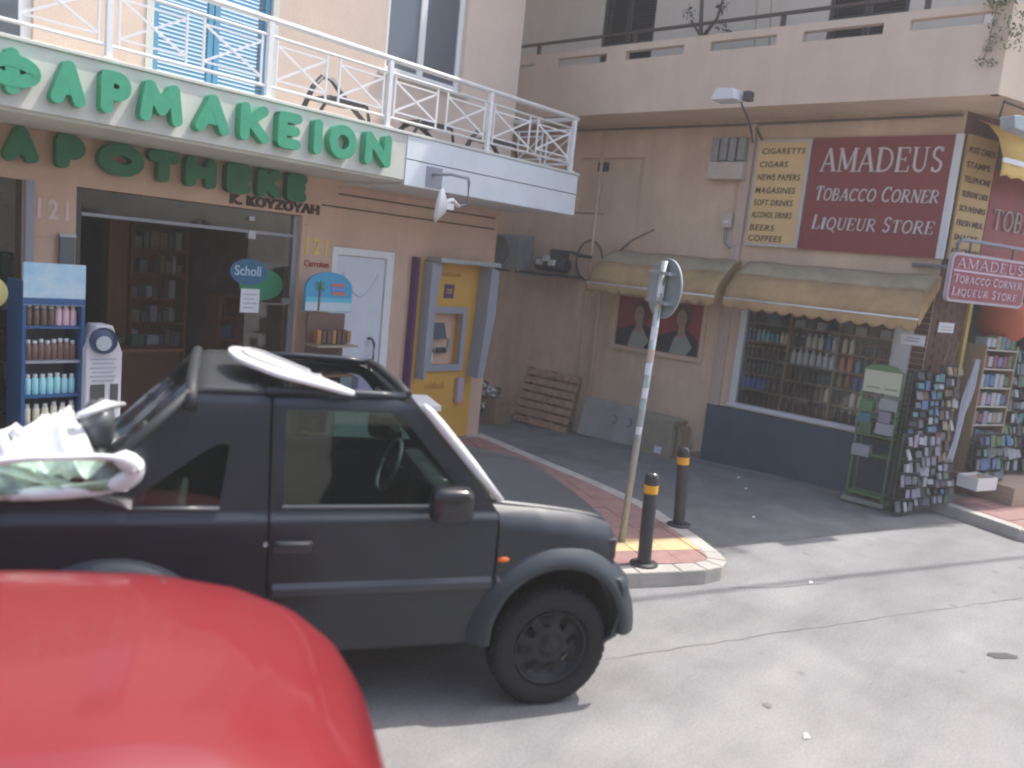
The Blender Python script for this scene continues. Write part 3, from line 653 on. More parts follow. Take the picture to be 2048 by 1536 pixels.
def goods_unit(name, label, x0, x1, y, z0, z1, ns, body, cols, dens=.10, cat='shelf unit', shelfm=None, kindlist=None):
    t = thing(name, label, cat, ((x0 + x1) / 2, y, z0)); w = x1 - x0
    for a in (-w / 2, w / 2 - .03): cube('side_panel', (a + .015, 0, (z1 - z0) / 2), (.03, .3, z1 - z0), body, t)
    cube('back_panel', (0, .155, (z1 - z0) / 2), (w, .01, z1 - z0), body, t)
    for k in range(ns + 1): cube('shelf', (0, 0, k * (z1 - z0) / ns + .01), (w - .06, .29, .02), shelfm or body, t)
    for k in range(ns):
        x = -w / 2 + .04; H = (z1 - z0) / ns
        while x < w / 2 - .08:
            bw = random.uniform(dens * .5, dens * 1.3); bh = H * random.uniform(.35, .8)
            if x + bw > w / 2 - .04: break
            if random.random() < .82: cube('box', (x + bw / 2, -.02, k * H + .022 + bh / 2), (bw * .92, .16, bh), random.choice(cols), t)
            x += bw + .012
    return t
GC = [M('goods_' + n, c, .6) for n, c in (('white', (.42, .44, .46)), ('grey', (.22, .23, .25)), ('blue', (.10, .16, .30)), ('green', (.08, .16, .10)), ('beige', (.34, .28, .2)), ('red', (.28, .06, .05)), ('dark', (.05, .05, .055)))]
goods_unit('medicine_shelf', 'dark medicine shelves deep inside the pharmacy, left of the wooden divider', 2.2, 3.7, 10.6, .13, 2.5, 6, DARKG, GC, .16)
goods_unit('cosmetics_shelf', 'orange wood shelves with white packets deep inside the pharmacy doorway', 4.25, 4.95, 9.9, .13, 2.45, 8, ORW, GC[:2] + GC[4:5], .09)
goods_unit('corner_shelf', 'shelves with pale boxes seen through the sliding glass pane', 5.0, 5.28, 9.2, .13, 1.7, 6, ORW, GC, .08)
cube('wood_column', (4.12, 9.9, 1.3), (.22, .25, 2.35), ORW, label='orange wooden column inside the dark pharmacy', cat='column')
cu = thing('counter', 'wooden counter standing in the dark pharmacy doorway', 'counter', (3.9, 9.1, .13))
cube('front', (0, 0, .48), (1.1, .45, .96), M('dark_orange_wood', (.14, .06, .03), .6), cu); cube('top', (0, 0, .975), (1.16, .5, .03), ORW, cu)
for k in range(5): cube('box', (-.4 + .19 * k, random.uniform(-.1, .1), 1.05), (.13, .1, random.uniform(.06, .14)), random.choice(GC), cu)
goods_unit('window_display', 'dark green window display behind the left pane of the pharmacy', .9, 2.38, 8.1, .13, 2.6, 5, M('deep_green_panel', (.015, .07, .05), .6), GC[2:4] + GC[6:], .2)
# glass stickers
sc_ = thing('round_brand_sticker', 'blue and green oval sticker reading Scholl on the sliding pane', 'sticker', (4.5, YA, 2.1))
MB().prism([(4.62 + .25 * math.cos(R(a)), 1.97 + .16 * math.sin(R(a))) for a in range(0, 360, 12)], .006, fA(YA + .062)).build('green_oval', M('sticker_green', (.02, .22, .10), .5), sc_, world=True)
MB().prism([(4.47 + .21 * math.cos(R(a)), 2.09 + .13 * math.sin(R(a))) for a in range(0, 360, 12)], .006, fA(YA + .055)).build('blue_oval', M('sticker_blue', (.02, .13, .25), .5), sc_, world=True)
text_obj('lettering', 'Scholl', fA(YA + .047), 4.31, 4.60, 2.05, 2.15, M('sticker_pale', (.45, .62, .70), .5), sc_, depth=.004, bold=.01)
nt_ = thing('paper_notice', 'white paper notice stuck to the sliding pane under the oval sticker', 'notice', (4.49, YA, 1.68))
MB().box(4.39, 4.60, YA + .050, YA + .054, 1.68, 1.92).build('sheet', PAPER, nt_, world=True)
for k in range(4): MB().box(4.42, 4.57 - .03 * (k % 2), YA + .0485, YA + .0495, 1.86 - .045 * k, 1.868 - .045 * k).build('print_line', M('grey_print', (.3, .33, .36), .7), nt_, world=True)

# ------------------------------------------------------------------ goods in front of the pharmacy
BLU = M('blue_rack', (.03, .10, .24), .45); SKYP = M('sea_poster', (.30, .55, .72), .5, rgb2=(.55, .68, .74), scale=3)
rk = thing('sun_lotion_rack', 'blue display rack with a sea picture on top and rows of lotion bottles', 'display rack', (2.41, 7.0, .13))
for sx in (-.21, .21): cube('side_panel', (sx, 0, .9), (.025, .34, 1.84), BLU, rk)
cube('header', (0, -.16, 1.80), (.44, .03, .32), SKYP, rk); cube('header_band', (0, -.177, 1.67), (.44, .006, .05), BLU, rk); cube('back_panel', (0, .16, .9), (.40, .01, 1.6), GREYP, rk)
for k, z in enumerate((.12, .43, .70, .93, 1.20, 1.47)): cube('shelf', (0, 0, z), (.40, .32, .02), BLU if k % 2 else GREYP, rk)
spec = {1.47: ('brown', 'white', 't', 7), 1.20: ('brown', 'white', 't', 8), .93: ('sky', 'white', 't', 7), .70: ('cream', 'white', 't', 6), .43: ('teal', 'white', 't', 6)}
rown = {1.47: 'top', 1.20: 'second', .93: 'third', .70: 'fourth', .43: 'fifth'}
for z, (c, k, s, n) in spec.items():
    for i in range(n):
        cc = 'pink' if z == 1.47 and i > 3 else c
        put_bottle((2.41 - .16 + .32 * i / (n - 1), 7.0 - .10, .13 + z + .01), cc, k, s, '%s lotion bottle, %s, on the %s shelf of the blue rack' % ({'brown': 'brown', 'sky': 'light blue', 'cream': 'cream', 'teal': 'teal', 'pink': 'pale pink'}[cc], ORD[i], rown[z]), '%s lotion bottles on the %s shelf of the blue rack' % ({'brown': 'brown', 'sky': 'light blue', 'cream': 'cream', 'teal': 'teal', 'pink': 'pale pink'}[cc], rown[z]), sc=1.0)
# second rack cut by the left edge
r2 = thing('corner_rack', 'dark rack with a round yellow badge at the left edge of the view', 'display rack', (1.78, 7.0, .13))
cube('frame', (0, .1, .8), (.5, .05, 1.6), BLU, r2)
for z in (.4, .75, 1.1): cube('shelf', (0, -.05, z), (.48, .28, .02), GREYP, r2)
MB().lathe([(0, 0), (.12, 0), (.12, .02), (0, .02)], 20, (.2, -.14, 1.72), 'y').build('round_badge', M('badge_yellow', (.55, .5, .2), .5), r2)
for z in (.4, .75, 1.1):
    for k in range(4): cube('box', (-.16 + .11 * k, -.06, z + .09), (.08, .12, .15), random.choice(GC), r2)
# weighing machine
wm = thing('weighing_machine', 'pale grey weighing machine with a round blue dial beside the blue rack', 'scale', (2.76, 6.85, .13))
MB().prism([(-.14, 0), (.14, 0), (.14, 1.28), (.06, 1.50), (-.07, 1.50), (-.14, 1.30)], .2, lambda u, v, w: (u, .1 - w, v)).build('column', M('machine_grey', (.58, .58, .62), .5, var=.03), wm, bevel=.012)
MB().lathe([(0, 0), (.085, 0), (.105, .012), (.105, -.02)], 22, (-.02, -.115, 1.38), 'y').build('dial', M('dial_blue', (.05, .08, .16), .3), wm)
MB().lathe([(0, 0), (.06, 0)], 20, (-.02, -.13, 1.36), 'y').build('dial_face', M('dial_face', (.40, .46, .5), .4), wm)
for k in range(6): cube('print_line', (-.01, -.103, 1.23 - .035 * k), (.2 - .03 * (k % 2), .006, .006), GREYP, wm)
cube('coin_panel', (-.05, -.103, .94), (.11, .008, .17), DGREY, wm); cube('slot_panel', (.08, -.103, .95), (.06, .008, .15), DGREY, wm)
cube('foot_plate', (0, -.12, .03), (.32, .42, .06), DGREY, wm)
# arched sun product stand
ss = thing('arched_display_stand', 'arched sky blue display stand with palm tree picture and brown product shelves', 'display stand', (5.18, 7.2, .13))
P_ = [(-.29, 1.62)] + [(-.29 + .29 * (1 - math.cos(R(a))), 1.86 + .17 * math.sin(R(a))) for a in range(0, 181, 15)] + [(.29, 1.62)]
hd = MB().prism(P_, .03, lambda u, v, w: (u, -w, v)).build('header', M('header_sky', (.04, .32, .55), .45), ss)
cube('sea_band', (0, -.033, 1.74), (.575, .006, .05), M('header_sea', (.10, .48, .60), .45), ss)
cube('sand_band', (0, -.033, 1.67), (.575, .006, .09), M('header_sand', (.50, .60, .66), .5), ss)
MB().tube([(-.13, -.036, 1.63), (-.12, -.036, 1.88)], .012, 6).build('palm_trunk', M('palm_brown', (.18, .12, .07), .6), ss)
for a in range(0, 360, 45): MB().bar((-.12, -.037, 1.88), (-.12 + .07 * math.cos(R(a)), -.037, 1.88 + .06 * math.sin(R(a))), .012, .006).build('palm_frond', M('palm_green', (.10, .28, .10), .6), ss)
for k, m in enumerate((M('print_red', (.5, .18, .16), .5), M('print_blue', (.15, .25, .6), .5), M('print_red', (.5, .18, .16), .5))): cube('printed_word', (.10 + .02 * (k == 2), -.036, 1.90 - .045 * k), (.17, .006, .035), m, ss)
cube('rear_panel', (0, .0, .8), (.46, .03, 1.6), M('stand_brown', (.16, .09, .07), .6), ss)
for k, z in enumerate((.35, .66, .97, 1.28)):
    cube('shelf', (0, -.12, z), (.50, .26, .02), M('salmon_shelf', (.62, .27, .16), .5) if k != 3 else GC[4], ss)
    for j in range(7): cube('product', (-.19 + .062 * j, -.14, z + .09), (.045, .07, random.uniform(.12, .17)), M('product_brown', (.10, .05, .04), .4) if (j + k) % 3 else (CAPW if k in (0, 1) and j > 2 else M('product_amber', (.35, .16, .05), .4)), ss)
# white chest cabinet with mauve box
fz = thing('white_cabinet', 'white flat topped cabinet standing on the pavement behind the jeep windscreen', 'cabinet', (5.0, 6.0, .13), -28.8)
cube('body', (0, 0, .44), (.9, .5, .87), M('cabinet_pale', (.62, .66, .60), .5, var=.04), fz)
cube('lid', (.02, 0, .90), (1.0, .58, .05), WHITE, fz)
bx_ = MB().box(-.14, .14, -.1, .1, 0, .17).build('mauve_box', M('mauve_card', (.62, .45, .66), .6), bevel=.004); bx_.location = (5.02, 6.22, 1.058); bx_.rotation_euler = (0, 0, R(-20)); tag(bx_, 'small mauve box lying on the white cabinet', 'box')

# ------------------------------------------------------------------ tobacco shop building
XB = 10.6
tob = thing('tobacco_building', 'pinkish corner building with a long slotted balcony above the tobacco shop', 'building', (11.5, 5, 0))
fw = lambda u, v, w: (XB + w, u, v)
MB().slab(fw, 2.82, 15, -.5, 4.70, [(3.17, 5.17, .80, 2.30), (7.11, 8.28, 3.32, 4.18)], .25).build('side_wall', PINKB, tob, world=True)
MB().slab(lambda u, v, w: tuple(PB + U2 * u - N2 * (w + .003) + Vector((0, 0, v))), .003, 10, 0, 4.70, [(.68, 6.5, .3, 3.0)], .25).build('street_wall', BRICKB, tob, world=True)
MB().slab(fw, 2.84, 15, 4.70, 7.7, [(7.22, 8.17, 4.70, 6.9), (3.65, 4.62, 4.70, 6.9)], .25).build('upper_side_wall', CREAM, tob, world=True)
up = MB(); q = [tuple((PB - N2 * .003)[:2]), tuple((PB + U2 * 12)[:2]), (24, 15), (XB + .3, 15), (XB + .3, 3.1)]
up.prism(q, 6.1, lambda u, v, w: (u, v, 7.7 + w)); up.build('upper_storeys', CREAM, tob, world=True)
MB().slab(lambda u, v, w: tuple(PB + U2 * u - N2 * (w + .006) + Vector((0, 0, v))), .02, 12, 4.70, 7.7, [(2, 3.2, 4.7, 6.9)], .25).build('upper_street_wall', CREAM, tob, world=True)
CX, CY = 9.8, 2.35
c0 = Vector((CX, CY, 0)); cE = c0 + U2 * 12
slabp = [(CX + .06, 15), (CX + .06, CY + .04), tuple((cE - N2 * .06)[:2]), tuple((cE - N2 * 1.4)[:2]), (XB + .1, 3.2), (XB + .1, 15)]
for lv in range(3):
    z = 4.66 + 3.05 * lv
    MB().prism(slabp, .13, lambda u, v, w: (u, v, z + .01 + w)).build('balcony_slab', PARAP, tob, world=True)
    top = .93
    if lv == 0:
        hol = [(8.77, 9.6, z + .72, z + .80)] + [(y1, y0, z + .72 + .0 * k, z + .84) for k, (y0, y1) in enumerate([(8.32, 7.42), (7.10, 6.17), (5.78, 4.88), (4.55, 3.62), (3.34, 2.52)])]
    else: hol = []
    MB().slab(lambda u, v, w: (CX + w, u, v), CY, 15, z, z + top, hol, .10).build('balcony_parapet', PARAP, tob, world=True)
    MB().slab(lambda u, v, w: tuple(c0 + U2 * u - N2 * w + Vector((0, 0, v))), .003, 12, z, z + top, [], .10).build('balcony_parapet', PARAP, tob, world=True)
    if lv == 0:
        hr = MB().box(CX + .03, CX + .07, 2.5, 9.2, z + 1.075, z + 1.11).build('handrail', BROWNPOST, tob, world=True)
        for y in (8.75, 7.0, 4.85, 3.2): MB().box(CX + .035, CX + .065, y - .03, y + .03, z + top + .002, z + 1.073).build('rail_post', BROWNPOST, hr, world=True)
SHUT = M('dark_shutter', (.05, .045, .045), .6)
for (y0, y1) in ((7.22, 8.17), (3.65, 4.62)):
    n0 = len(D.objects)
    for k in range(2):
        w_ = (y1 - y0) / 2; a = y0 + k * w_ + .005; b = a + w_ - .01
        s = MB().box(XB + .03, XB + .07, a, a + .05, 4.8, 6.88).box(XB + .03, XB + .07, b - .05, b, 4.8, 6.88).box(XB + .031, XB + .069, a + .05, b - .05, 6.80, 6.87).box(XB + .031, XB + .069, a + .05, b - .05, 5.8, 5.88)
        o = s.build('shutter', SHUT, tob, world=True); sl = MB(); z = 4.85
        while z < 6.78: sl.box(-.017, .017, a + .05, b - .05, -.004, .004, Matrix.Translation((XB + .05, 0, z)) @ Matrix.Rotation(R(-35), 4, 'Y')); z += .04
        sl.build('louvre_slats', SHUT, o, world=True, kind='stuff')
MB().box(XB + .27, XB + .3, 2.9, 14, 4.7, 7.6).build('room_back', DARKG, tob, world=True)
# bricked opening in the wall
nb = MB().box(XB + .05, XB + .24, 7.11, 8.28, 3.32, 4.18).build('blocked_opening', PINKB, tob, world=True)
MB().box(XB + .03, XB + .052, 7.78, 7.98, 3.98, 4.12).build('vent', DGREY, nb, world=True)
MB().box(XB - .03, XB + .02, 7.75, 8.35, 3.34, 3.38).build('ledge', PINKB, nb, world=True)
GR = M('wall_grime', (.30, .22, .17), .95, var=.3, scale=5)
for k, (ya, yb_, h) in enumerate(((5.56, 7.5, .10), (7.95, 9.0, .14), (9.05, 11.0, .12))):
    rr_ = random.Random(k); n = 24; pts_ = [(ya, gz(10.5, ya) - .02)] + [(ya + (yb_ - ya) * i / n, gz(10.5, ya + (yb_ - ya) * i / n) + h * rr_.uniform(.3, 1.1)) for i in range(n + 1)] + [(yb_, gz(10.5, yb_) - .02)]
    MB().prism(pts_, .0025, fB(XB - .001)).build('grime_band', GR, tob, world=True)
# pilaster strip, downpipes, conduit
MB().box(XB - .05, XB - .002, 5.36, 5.50, .72, 4.60).build('pipe_casing', M('casing_paint', (.56, .42, .34), .8, var=.06), tob, world=True)
for y, z1 in ((7.86, 4.55), (7.60, 2.2)): MB().tube([(XB - .04, y, gz(10.5, y)), (XB - .04, y, z1)], .022, 8).build('downpipe', PINKB, tob, world=True)
MB().tube([(XB - .03, 13, 4.60), (XB - .03, 5.6, 4.60), (XB - .03, 2.85, 4.62)], .016, 6).build('conduit', M('dark_conduit', (.12, .10, .09), .7), tob, world=True)
MB().tube([(XB - .02, 5.42, 4.60), (XB - .06, 5.33, 4.5), (XB - .06, 5.25, 4.38)], .012, 6).build('cable', DGREY, tob, world=True)
MB().tube([(XB - .03, 5.62, 3.25), (XB - .04, 5.60, 3.02), (XB - .04, 5.50, 2.95), (XB - .03, 5.42, 3.0), (XB - .03, 5.44, 2.6)], .022, 7).build('conduit', GREYP, tob, world=True)
MB().tube([(XB - .02, 7.35, 2.78), (XB - .10, 7.1, 2.95), (XB - .14, 6.7, 3.13)], .012, 6).build('bent_rod', M('rust', (.16, .09, .06), .8), tob, world=True)
# blue panel under window
bp = MB().box(XB - .055, XB - .004, 2.90, 5.53, -.06, .76).build('base_panel', BLUEB, tob, world=True, bevel=.005)
# shop window
WF = M('window_frame_white', (.68, .68, .68), .5, var=.04)
wf = MB().slab(lambda u, v, w: (XB - .03 + w, u, v), 3.02, 5.22, .775, 2.36, [(3.20, 5.13, .845, 2.30)], .10).build('shop_window', WF, tob, world=True)
MB().box(XB + .01, XB + .02, 3.18, 5.15, .83, 2.31).build('pane', GLASS, wf, world=True)
MB().box(XB - .07, XB - .032, 2.98, 5.24, .79, .835).build('window_sill', WF, wf, world=True, bevel=.004)
MB().box(XB - .06, XB - .031, 2.98, 3.16, .84, 2.36).build('frame_post', WF, wf, world=True)
# wall meters
me_ = thing('meter_boxes', 'row of grey electric meters over a pale box at the wall top', 'meter box', (XB, 5.7, 3.87))
for k in range(4): MB().box(XB - .16, XB - .004, 5.93 - .13 * k - .10, 5.93 - .13 * k, 4.10 + .01 * (k % 2), 4.42).build('meter', M('meter_grey', (.30, .29, .27), .6, var=.15, scale=12), me_, world=True, bevel=.008)
MB().box(XB - .17, XB - .004, 5.42, 5.95, 3.86, 4.09).build('lower_box', M('pale_box', (.56, .48, .40), .7, var=.06), me_, world=True, bevel=.006)
jb = thing('junction_box', 'small grey junction box on the wall left of the word COFFEES', 'junction box', (XB, 5.58, 3.2))
MB().box(XB - .08, XB - .004, 5.53, 5.68, 3.22, 3.42).build('case', M('pale_box', (.5, .45, .4), .7), jb, world=True, bevel=.008)
MB().box(XB - .085, XB - .081, 5.57, 5.64, 3.28, 3.31).build('label_plate', PAPER, jb, world=True)
# floodlight over the wall
fl = thing('wall_floodlight', 'white floodlight on an arm under the pink balcony, left of the listing board', 'floodlight', (XB, 5.44, 4.5))
MB().prism([(-.20, 0), (.20, 0), (.16, .12), (-.13, .13)], .26, lambda u, v, w: (9.02 - w + .1, 4.98 - u * .78, 4.55 + v)).build('lamp_head', M('lamp_white', (.70, .72, .74), .4), fl, world=True, bevel=.01)
MB().box(9.0, 9.12, 4.72, 4.80, 4.56, 4.66).build('hinge', DGREY, fl, world=True)
MB().tube([(9.06, 4.84, 4.54), (9.6, 5.0, 4.46), (10.1, 5.2, 4.42), (XB - .02, 5.40, 4.36)], .013, 6).build('arm', DGREY, fl, world=True)
# sign boards on the side wall
lb = thing('listing_board', 'yellow listing board of goods, left of the big red sign', 'sign', (XB, 4.93, 3.0))
MB().box(XB - .06, XB - .008, 4.56, 5.30, 3.0, 4.385).build('board', M('aluminium_frame', (.55, .50, .46), .5), lb, world=True)
MB().box(XB - .066, XB - .061, 4.61, 5.27, 3.04, 4.35).build('face', LISTY, lb, world=True)
for (t, ya, yb_, z0, z1) in (('CIGARETTS', 5.22, 4.63, 4.20, 4.275), ('CIGARS', 5.23, 4.84, 4.03, 4.105), ('NEWS PAPERS', 5.24, 4.65, 3.86, 3.94), ('MAGASINES', 5.24, 4.69, 3.69, 3.77), ('SOFT DRINKS', 5.24, 4.70, 3.53, 3.61), ('ALCOHOL DRINKS', 5.25, 4.69, 3.37, 3.45), ('BEERS', 5.25, 4.90, 3.20, 3.28), ('COFFEES', 5.25, 4.78, 3.06, 3.14)):
    text_obj('lettering', t, fBm(XB - .068), -ya, -yb_, z0, z1, INK, lb, bold=.012, shear=.12, depth=.006, spacing=1.12)
rs = thing('red_shop_sign', 'large dark red sign with pale letters AMADEUS on the side wall', 'sign', (XB, 3.7, 3.0))
MB().box(XB - .05, XB - .006, 2.885, 4.545, 2.995, 4.40).build('board', REDS, rs, world=True)
g_ = fBm(XB - .052)
serif_text('AMADEUS', -4.40, -2.97, 3.975, 4.265, g_, .025, LETW, rs)
serif_text('TOBACCO CORNER', -4.42, -2.96, 3.62, 3.80, g_, .022, LETW, rs, skew=.12, caps_big=True, boost=1.15)
serif_text('LIQUEUR STORE', -4.40, -2.96, 3.26, 3.44, g_, .022, LETW, rs, skew=.12, caps_big=True, boost=1.15)
MB().box(XB - .06, XB - .008, 2.80, 2.88, 2.99, 4.41).build('frame_post', WF, rs, world=True)
# boards on the street front
ls2 = thing('corner_listing_board', 'narrow yellow listing board in shade round the corner of the red sign', 'sign', tuple(PB + U2 * .4 + Vector((0, 0, 3.0))))
MB().slab(fS(.01), .05, .62, 3.0, 4.42, [], .03).build('board', M('shaded_yellow_board', (.48, .31, .12), .6, var=.1, scale=4), ls2, world=True)  # yellow of the other board, darkened in colour for the awning's shade
for k, t in enumerate(('POST CARDS', 'STAMPS', 'TELEPHONE', 'TELEPHONE CARDS', 'SOUVENIRS', 'FRESH MILK', 'SNACKS', 'ICE CREAM')):
    text_obj('lettering', t, fS(.042), .09, .09 + min(.50, .06 * len(t) + .08), 4.22 - .165 * k, 4.29 - .165 * k, INK, ls2, bold=.012, depth=.006)
rs2 = thing('street_red_sign', 'dark red sign board in shade under the yellow awning on the street side', 'sign', tuple(PB + U2 * 2 + Vector((0, 0, 3.0))))
MB().slab(fS(.008), .64, 4.2, 3.02, 4.1, [], .03).build('board', REDS, rs2, world=True)
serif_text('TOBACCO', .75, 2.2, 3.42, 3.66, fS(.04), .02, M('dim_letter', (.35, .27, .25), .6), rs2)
# street awning
aw3 = thing('street_awning', 'bright yellow awning over the street front at the right edge', 'awning', tuple(PB + U2 * 2 + Vector((0, 0, 4.0))))
YAW = M('golden_awning_cloth', (.72, .48, .14), .85, var=.05, scale=4)
prof = [(.03, 4.60), (.18, 4.53), (.32, 4.38), (.41, 4.16)]
MB().grid(lambda a, b: fS(0)(.16 + a * 3.6, prof[min(3, int(b * 3 + .001))][1], prof[min(3, int(b * 3 + .001))][0]), 12, 3).build('cloth', YAW, aw3, world=True, solid=.004)
MB().slab(fS(.405), .16, 3.76, 4.10, 4.155, [], .02).build('front_bar', WHITE, aw3, world=True)
MB().grid(lambda a, b: fS(0)(.16 + a * 3.6, 4.10 - b * (.14 + .012 * math.cos(a * 100)), .415 + .008 * math.sin(a * 70)), 60, 3).build('valance', YAW, aw3, world=True, solid=.004)
# dark shop inside on the street side
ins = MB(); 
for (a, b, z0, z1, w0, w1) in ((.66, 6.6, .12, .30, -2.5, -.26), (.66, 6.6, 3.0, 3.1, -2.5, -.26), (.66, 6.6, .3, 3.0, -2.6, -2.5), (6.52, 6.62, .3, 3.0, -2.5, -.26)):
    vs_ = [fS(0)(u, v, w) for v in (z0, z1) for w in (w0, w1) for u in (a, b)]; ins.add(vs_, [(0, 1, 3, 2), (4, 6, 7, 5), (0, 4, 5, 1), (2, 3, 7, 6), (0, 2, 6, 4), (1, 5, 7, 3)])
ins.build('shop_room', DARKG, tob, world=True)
cube('entrance_post', tuple(inv_ := (PB + U2 * .64 + N2 * .02 + Vector((0, 0, 1.68))) - tob.location), (.06, .06, 2.7), M('yellow_post', (.42, .31, .08), .6, var=.1), tob, rz=-20)

# hanging sign on a bent pipe
hs = thing('hanging_sign', 'rounded dark red hanging sign with AMADEUS above a pale line, at the right edge', 'sign', tuple(PB + N2 * .45 + Vector((0, 0, 2.5))))
def rrect(x0, x1, y0, y1, r, n=5):
    o = []
    for cx, cy, a in ((x1 - r, y1 - r, 0), (x0 + r, y1 - r, 90), (x0 + r, y0 + r, 180), (x1 - r, y0 + r, 270)): o += [(cx + r * math.cos(R(a + 90 * k / n)), cy + r * math.sin(R(a + 90 * k / n))) for k in range(n + 1)]
    return o
SF_ = M('sign_rim', (.42, .36, .40), .5); HR = M('hanging_sign_red', (.24, .03, .05), .45, var=.08)
MB().prism(rrect(-.50, .92, 2.51, 3.05, .07), .05, fS(.43)).build('rim', SF_, hs, world=True)
MB().prism(rrect(-.47, .89, 2.54, 3.02, .05), .006, fS(.481)).build('face', HR, hs, world=True)
MB().slab(fS(.488), -.47, .89, 2.845, 2.865, [], .004).build('divider_line', M('pale_mauve', (.55, .42, .50), .5), hs, world=True)
LM = M('mauve_letter', (.58, .44, .50), .5)
serif_text('AMADEUS', -.43, .80, 2.885, 2.995, fS(.488), .008, LM, hs, boost=1.2)
serif_text('TOBACCO CORNER', -.44, .82, 2.725, 2.815, fS(.488), .008, LM, hs, skew=.1, caps_big=True, boost=1.5)
serif_text('LIQUEUR STORE', -.44, .76, 2.585, 2.675, fS(.488), .008, LM, hs, skew=.1, caps_big=True, boost=1.5)
pp = [fS(0)(u, v, w) for u, v, w in ((-.03, 2.90, -.02), (-.03, 2.90, .12), (-.22, 2.90, .40), (-.36, 2.92, .45), (-.43, 2.98, .455), (-.43, 3.14, .455), (-.36, 3.19, .455), (.4, 3.19, .455), (.95, 3.19, .455))]
MB().tube([(10.56, 3.12, 2.90)] + pp[1:2] + pp[2:], .022, 8).build('bracket_pipe', M('pipe_grey', (.20, .21, .24), .5), hs, world=True)
for u in (-.2, .6): MB().tube([fS(0)(u, 3.05, .455), fS(0)(u, 3.19, .455)], .01, 6).build('hanger', DGREY, hs, world=True)

# floodlight with wire frame
f2 = thing('framed_floodlight', 'grey floodlight with a square wire frame under the balcony corner, top right', 'floodlight', (10.0, 2.3, 4.5))
Pf = lambda u, v, w: tuple(Vector((10.05, 2.30, 0)) + U2 * u + N2 * w + Vector((0, 0, v)))
MB().prism([(-.06, 4.34), (-.10, 4.46), (.0, 4.48), (.55, 4.46), (.6, 4.30)], .16, Pf).build('lamp_head', M('lamp_grey', (.35, .40, .42), .4, var=.2, scale=9), f2, world=True, bevel=.01)
MB().tube([Pf(-.10, 4.46, .0), Pf(-.07, 4.62, 0), Pf(.42, 4.60, 0), Pf(.42, 4.48, 0)], .013, 6).build('wire_frame', DGREY, f2, world=True)

# awnings over the windows
def awning(label, y0, y1, loc):
    t = thing('window_awning', label, 'awning', loc, group='yellow scalloped awnings on the side wall')
    pr = [(.03, 2.79), (.20, 2.74), (.42, 2.60), (.60, 2.42), (.66, 2.28)]
    sh = .10; Y = lambda a, k: y0 + (y1 - y0) * a + (sh * (.5 - a) * 0)
    sag = lambda a: .012 * math.sin(a * math.pi * 5) + .01 * math.sin(a * 23)
    def surf(k0, k1):
        n = k1 - k0
        def fn(a, b):
            k = k0 + b * n; i = min(len(pr) - 2, int(k)); r = k - i
            d = pr[i][0] + (pr[i + 1][0] - pr[i][0]) * r; z = pr[i][1] + (pr[i + 1][1] - pr[i][1]) * r
            return (XB - d - sag(a) * (b * .5), Y(a, k), z + sag(a) * .5)
        return fn
    MB().grid(surf(0, 2), 30, 4).build('faded_top', AWNT, t, world=True, solid=.004)
    MB().grid(surf(2, 4), 30, 4).build('front_slope', AWN, t, world=True, solid=.004)
    MB().tube([(XB - .665, y0, 2.275), (XB - .665, y1, 2.275)], .012, 6).build('front_bar', WHITE, t, world=True)
    n = int((y1 - y0) / .175)
    def val(a, b):
        sc = abs(math.sin(a * n * math.pi)); return (XB - .672 - .008 * math.sin(a * 40), y0 + (y1 - y0) * a, 2.265 - b * (.085 + .045 * sc))
    MB().grid(val, n * 8, 3).build('valance', AWN, t, world=True, solid=.004)
    for y in (y0, y1):
        s = MB(); v = [(XB - d, y, z) for d, z in pr] + [(XB - .60, y, 2.2), (XB - .02, y, 2.66)]
        s.add(v, [list(range(len(v)))]); s.build('side_cheek', AWN, t, world=True, solid=.004)
awning('left yellow awning with scalloped edge over the red poster', 5.32, 7.42, (XB, 6.4, 2.2))
awning('right yellow awning with scalloped edge over the bottle window', 2.78, 5.18, (XB, 4.0, 2.2))

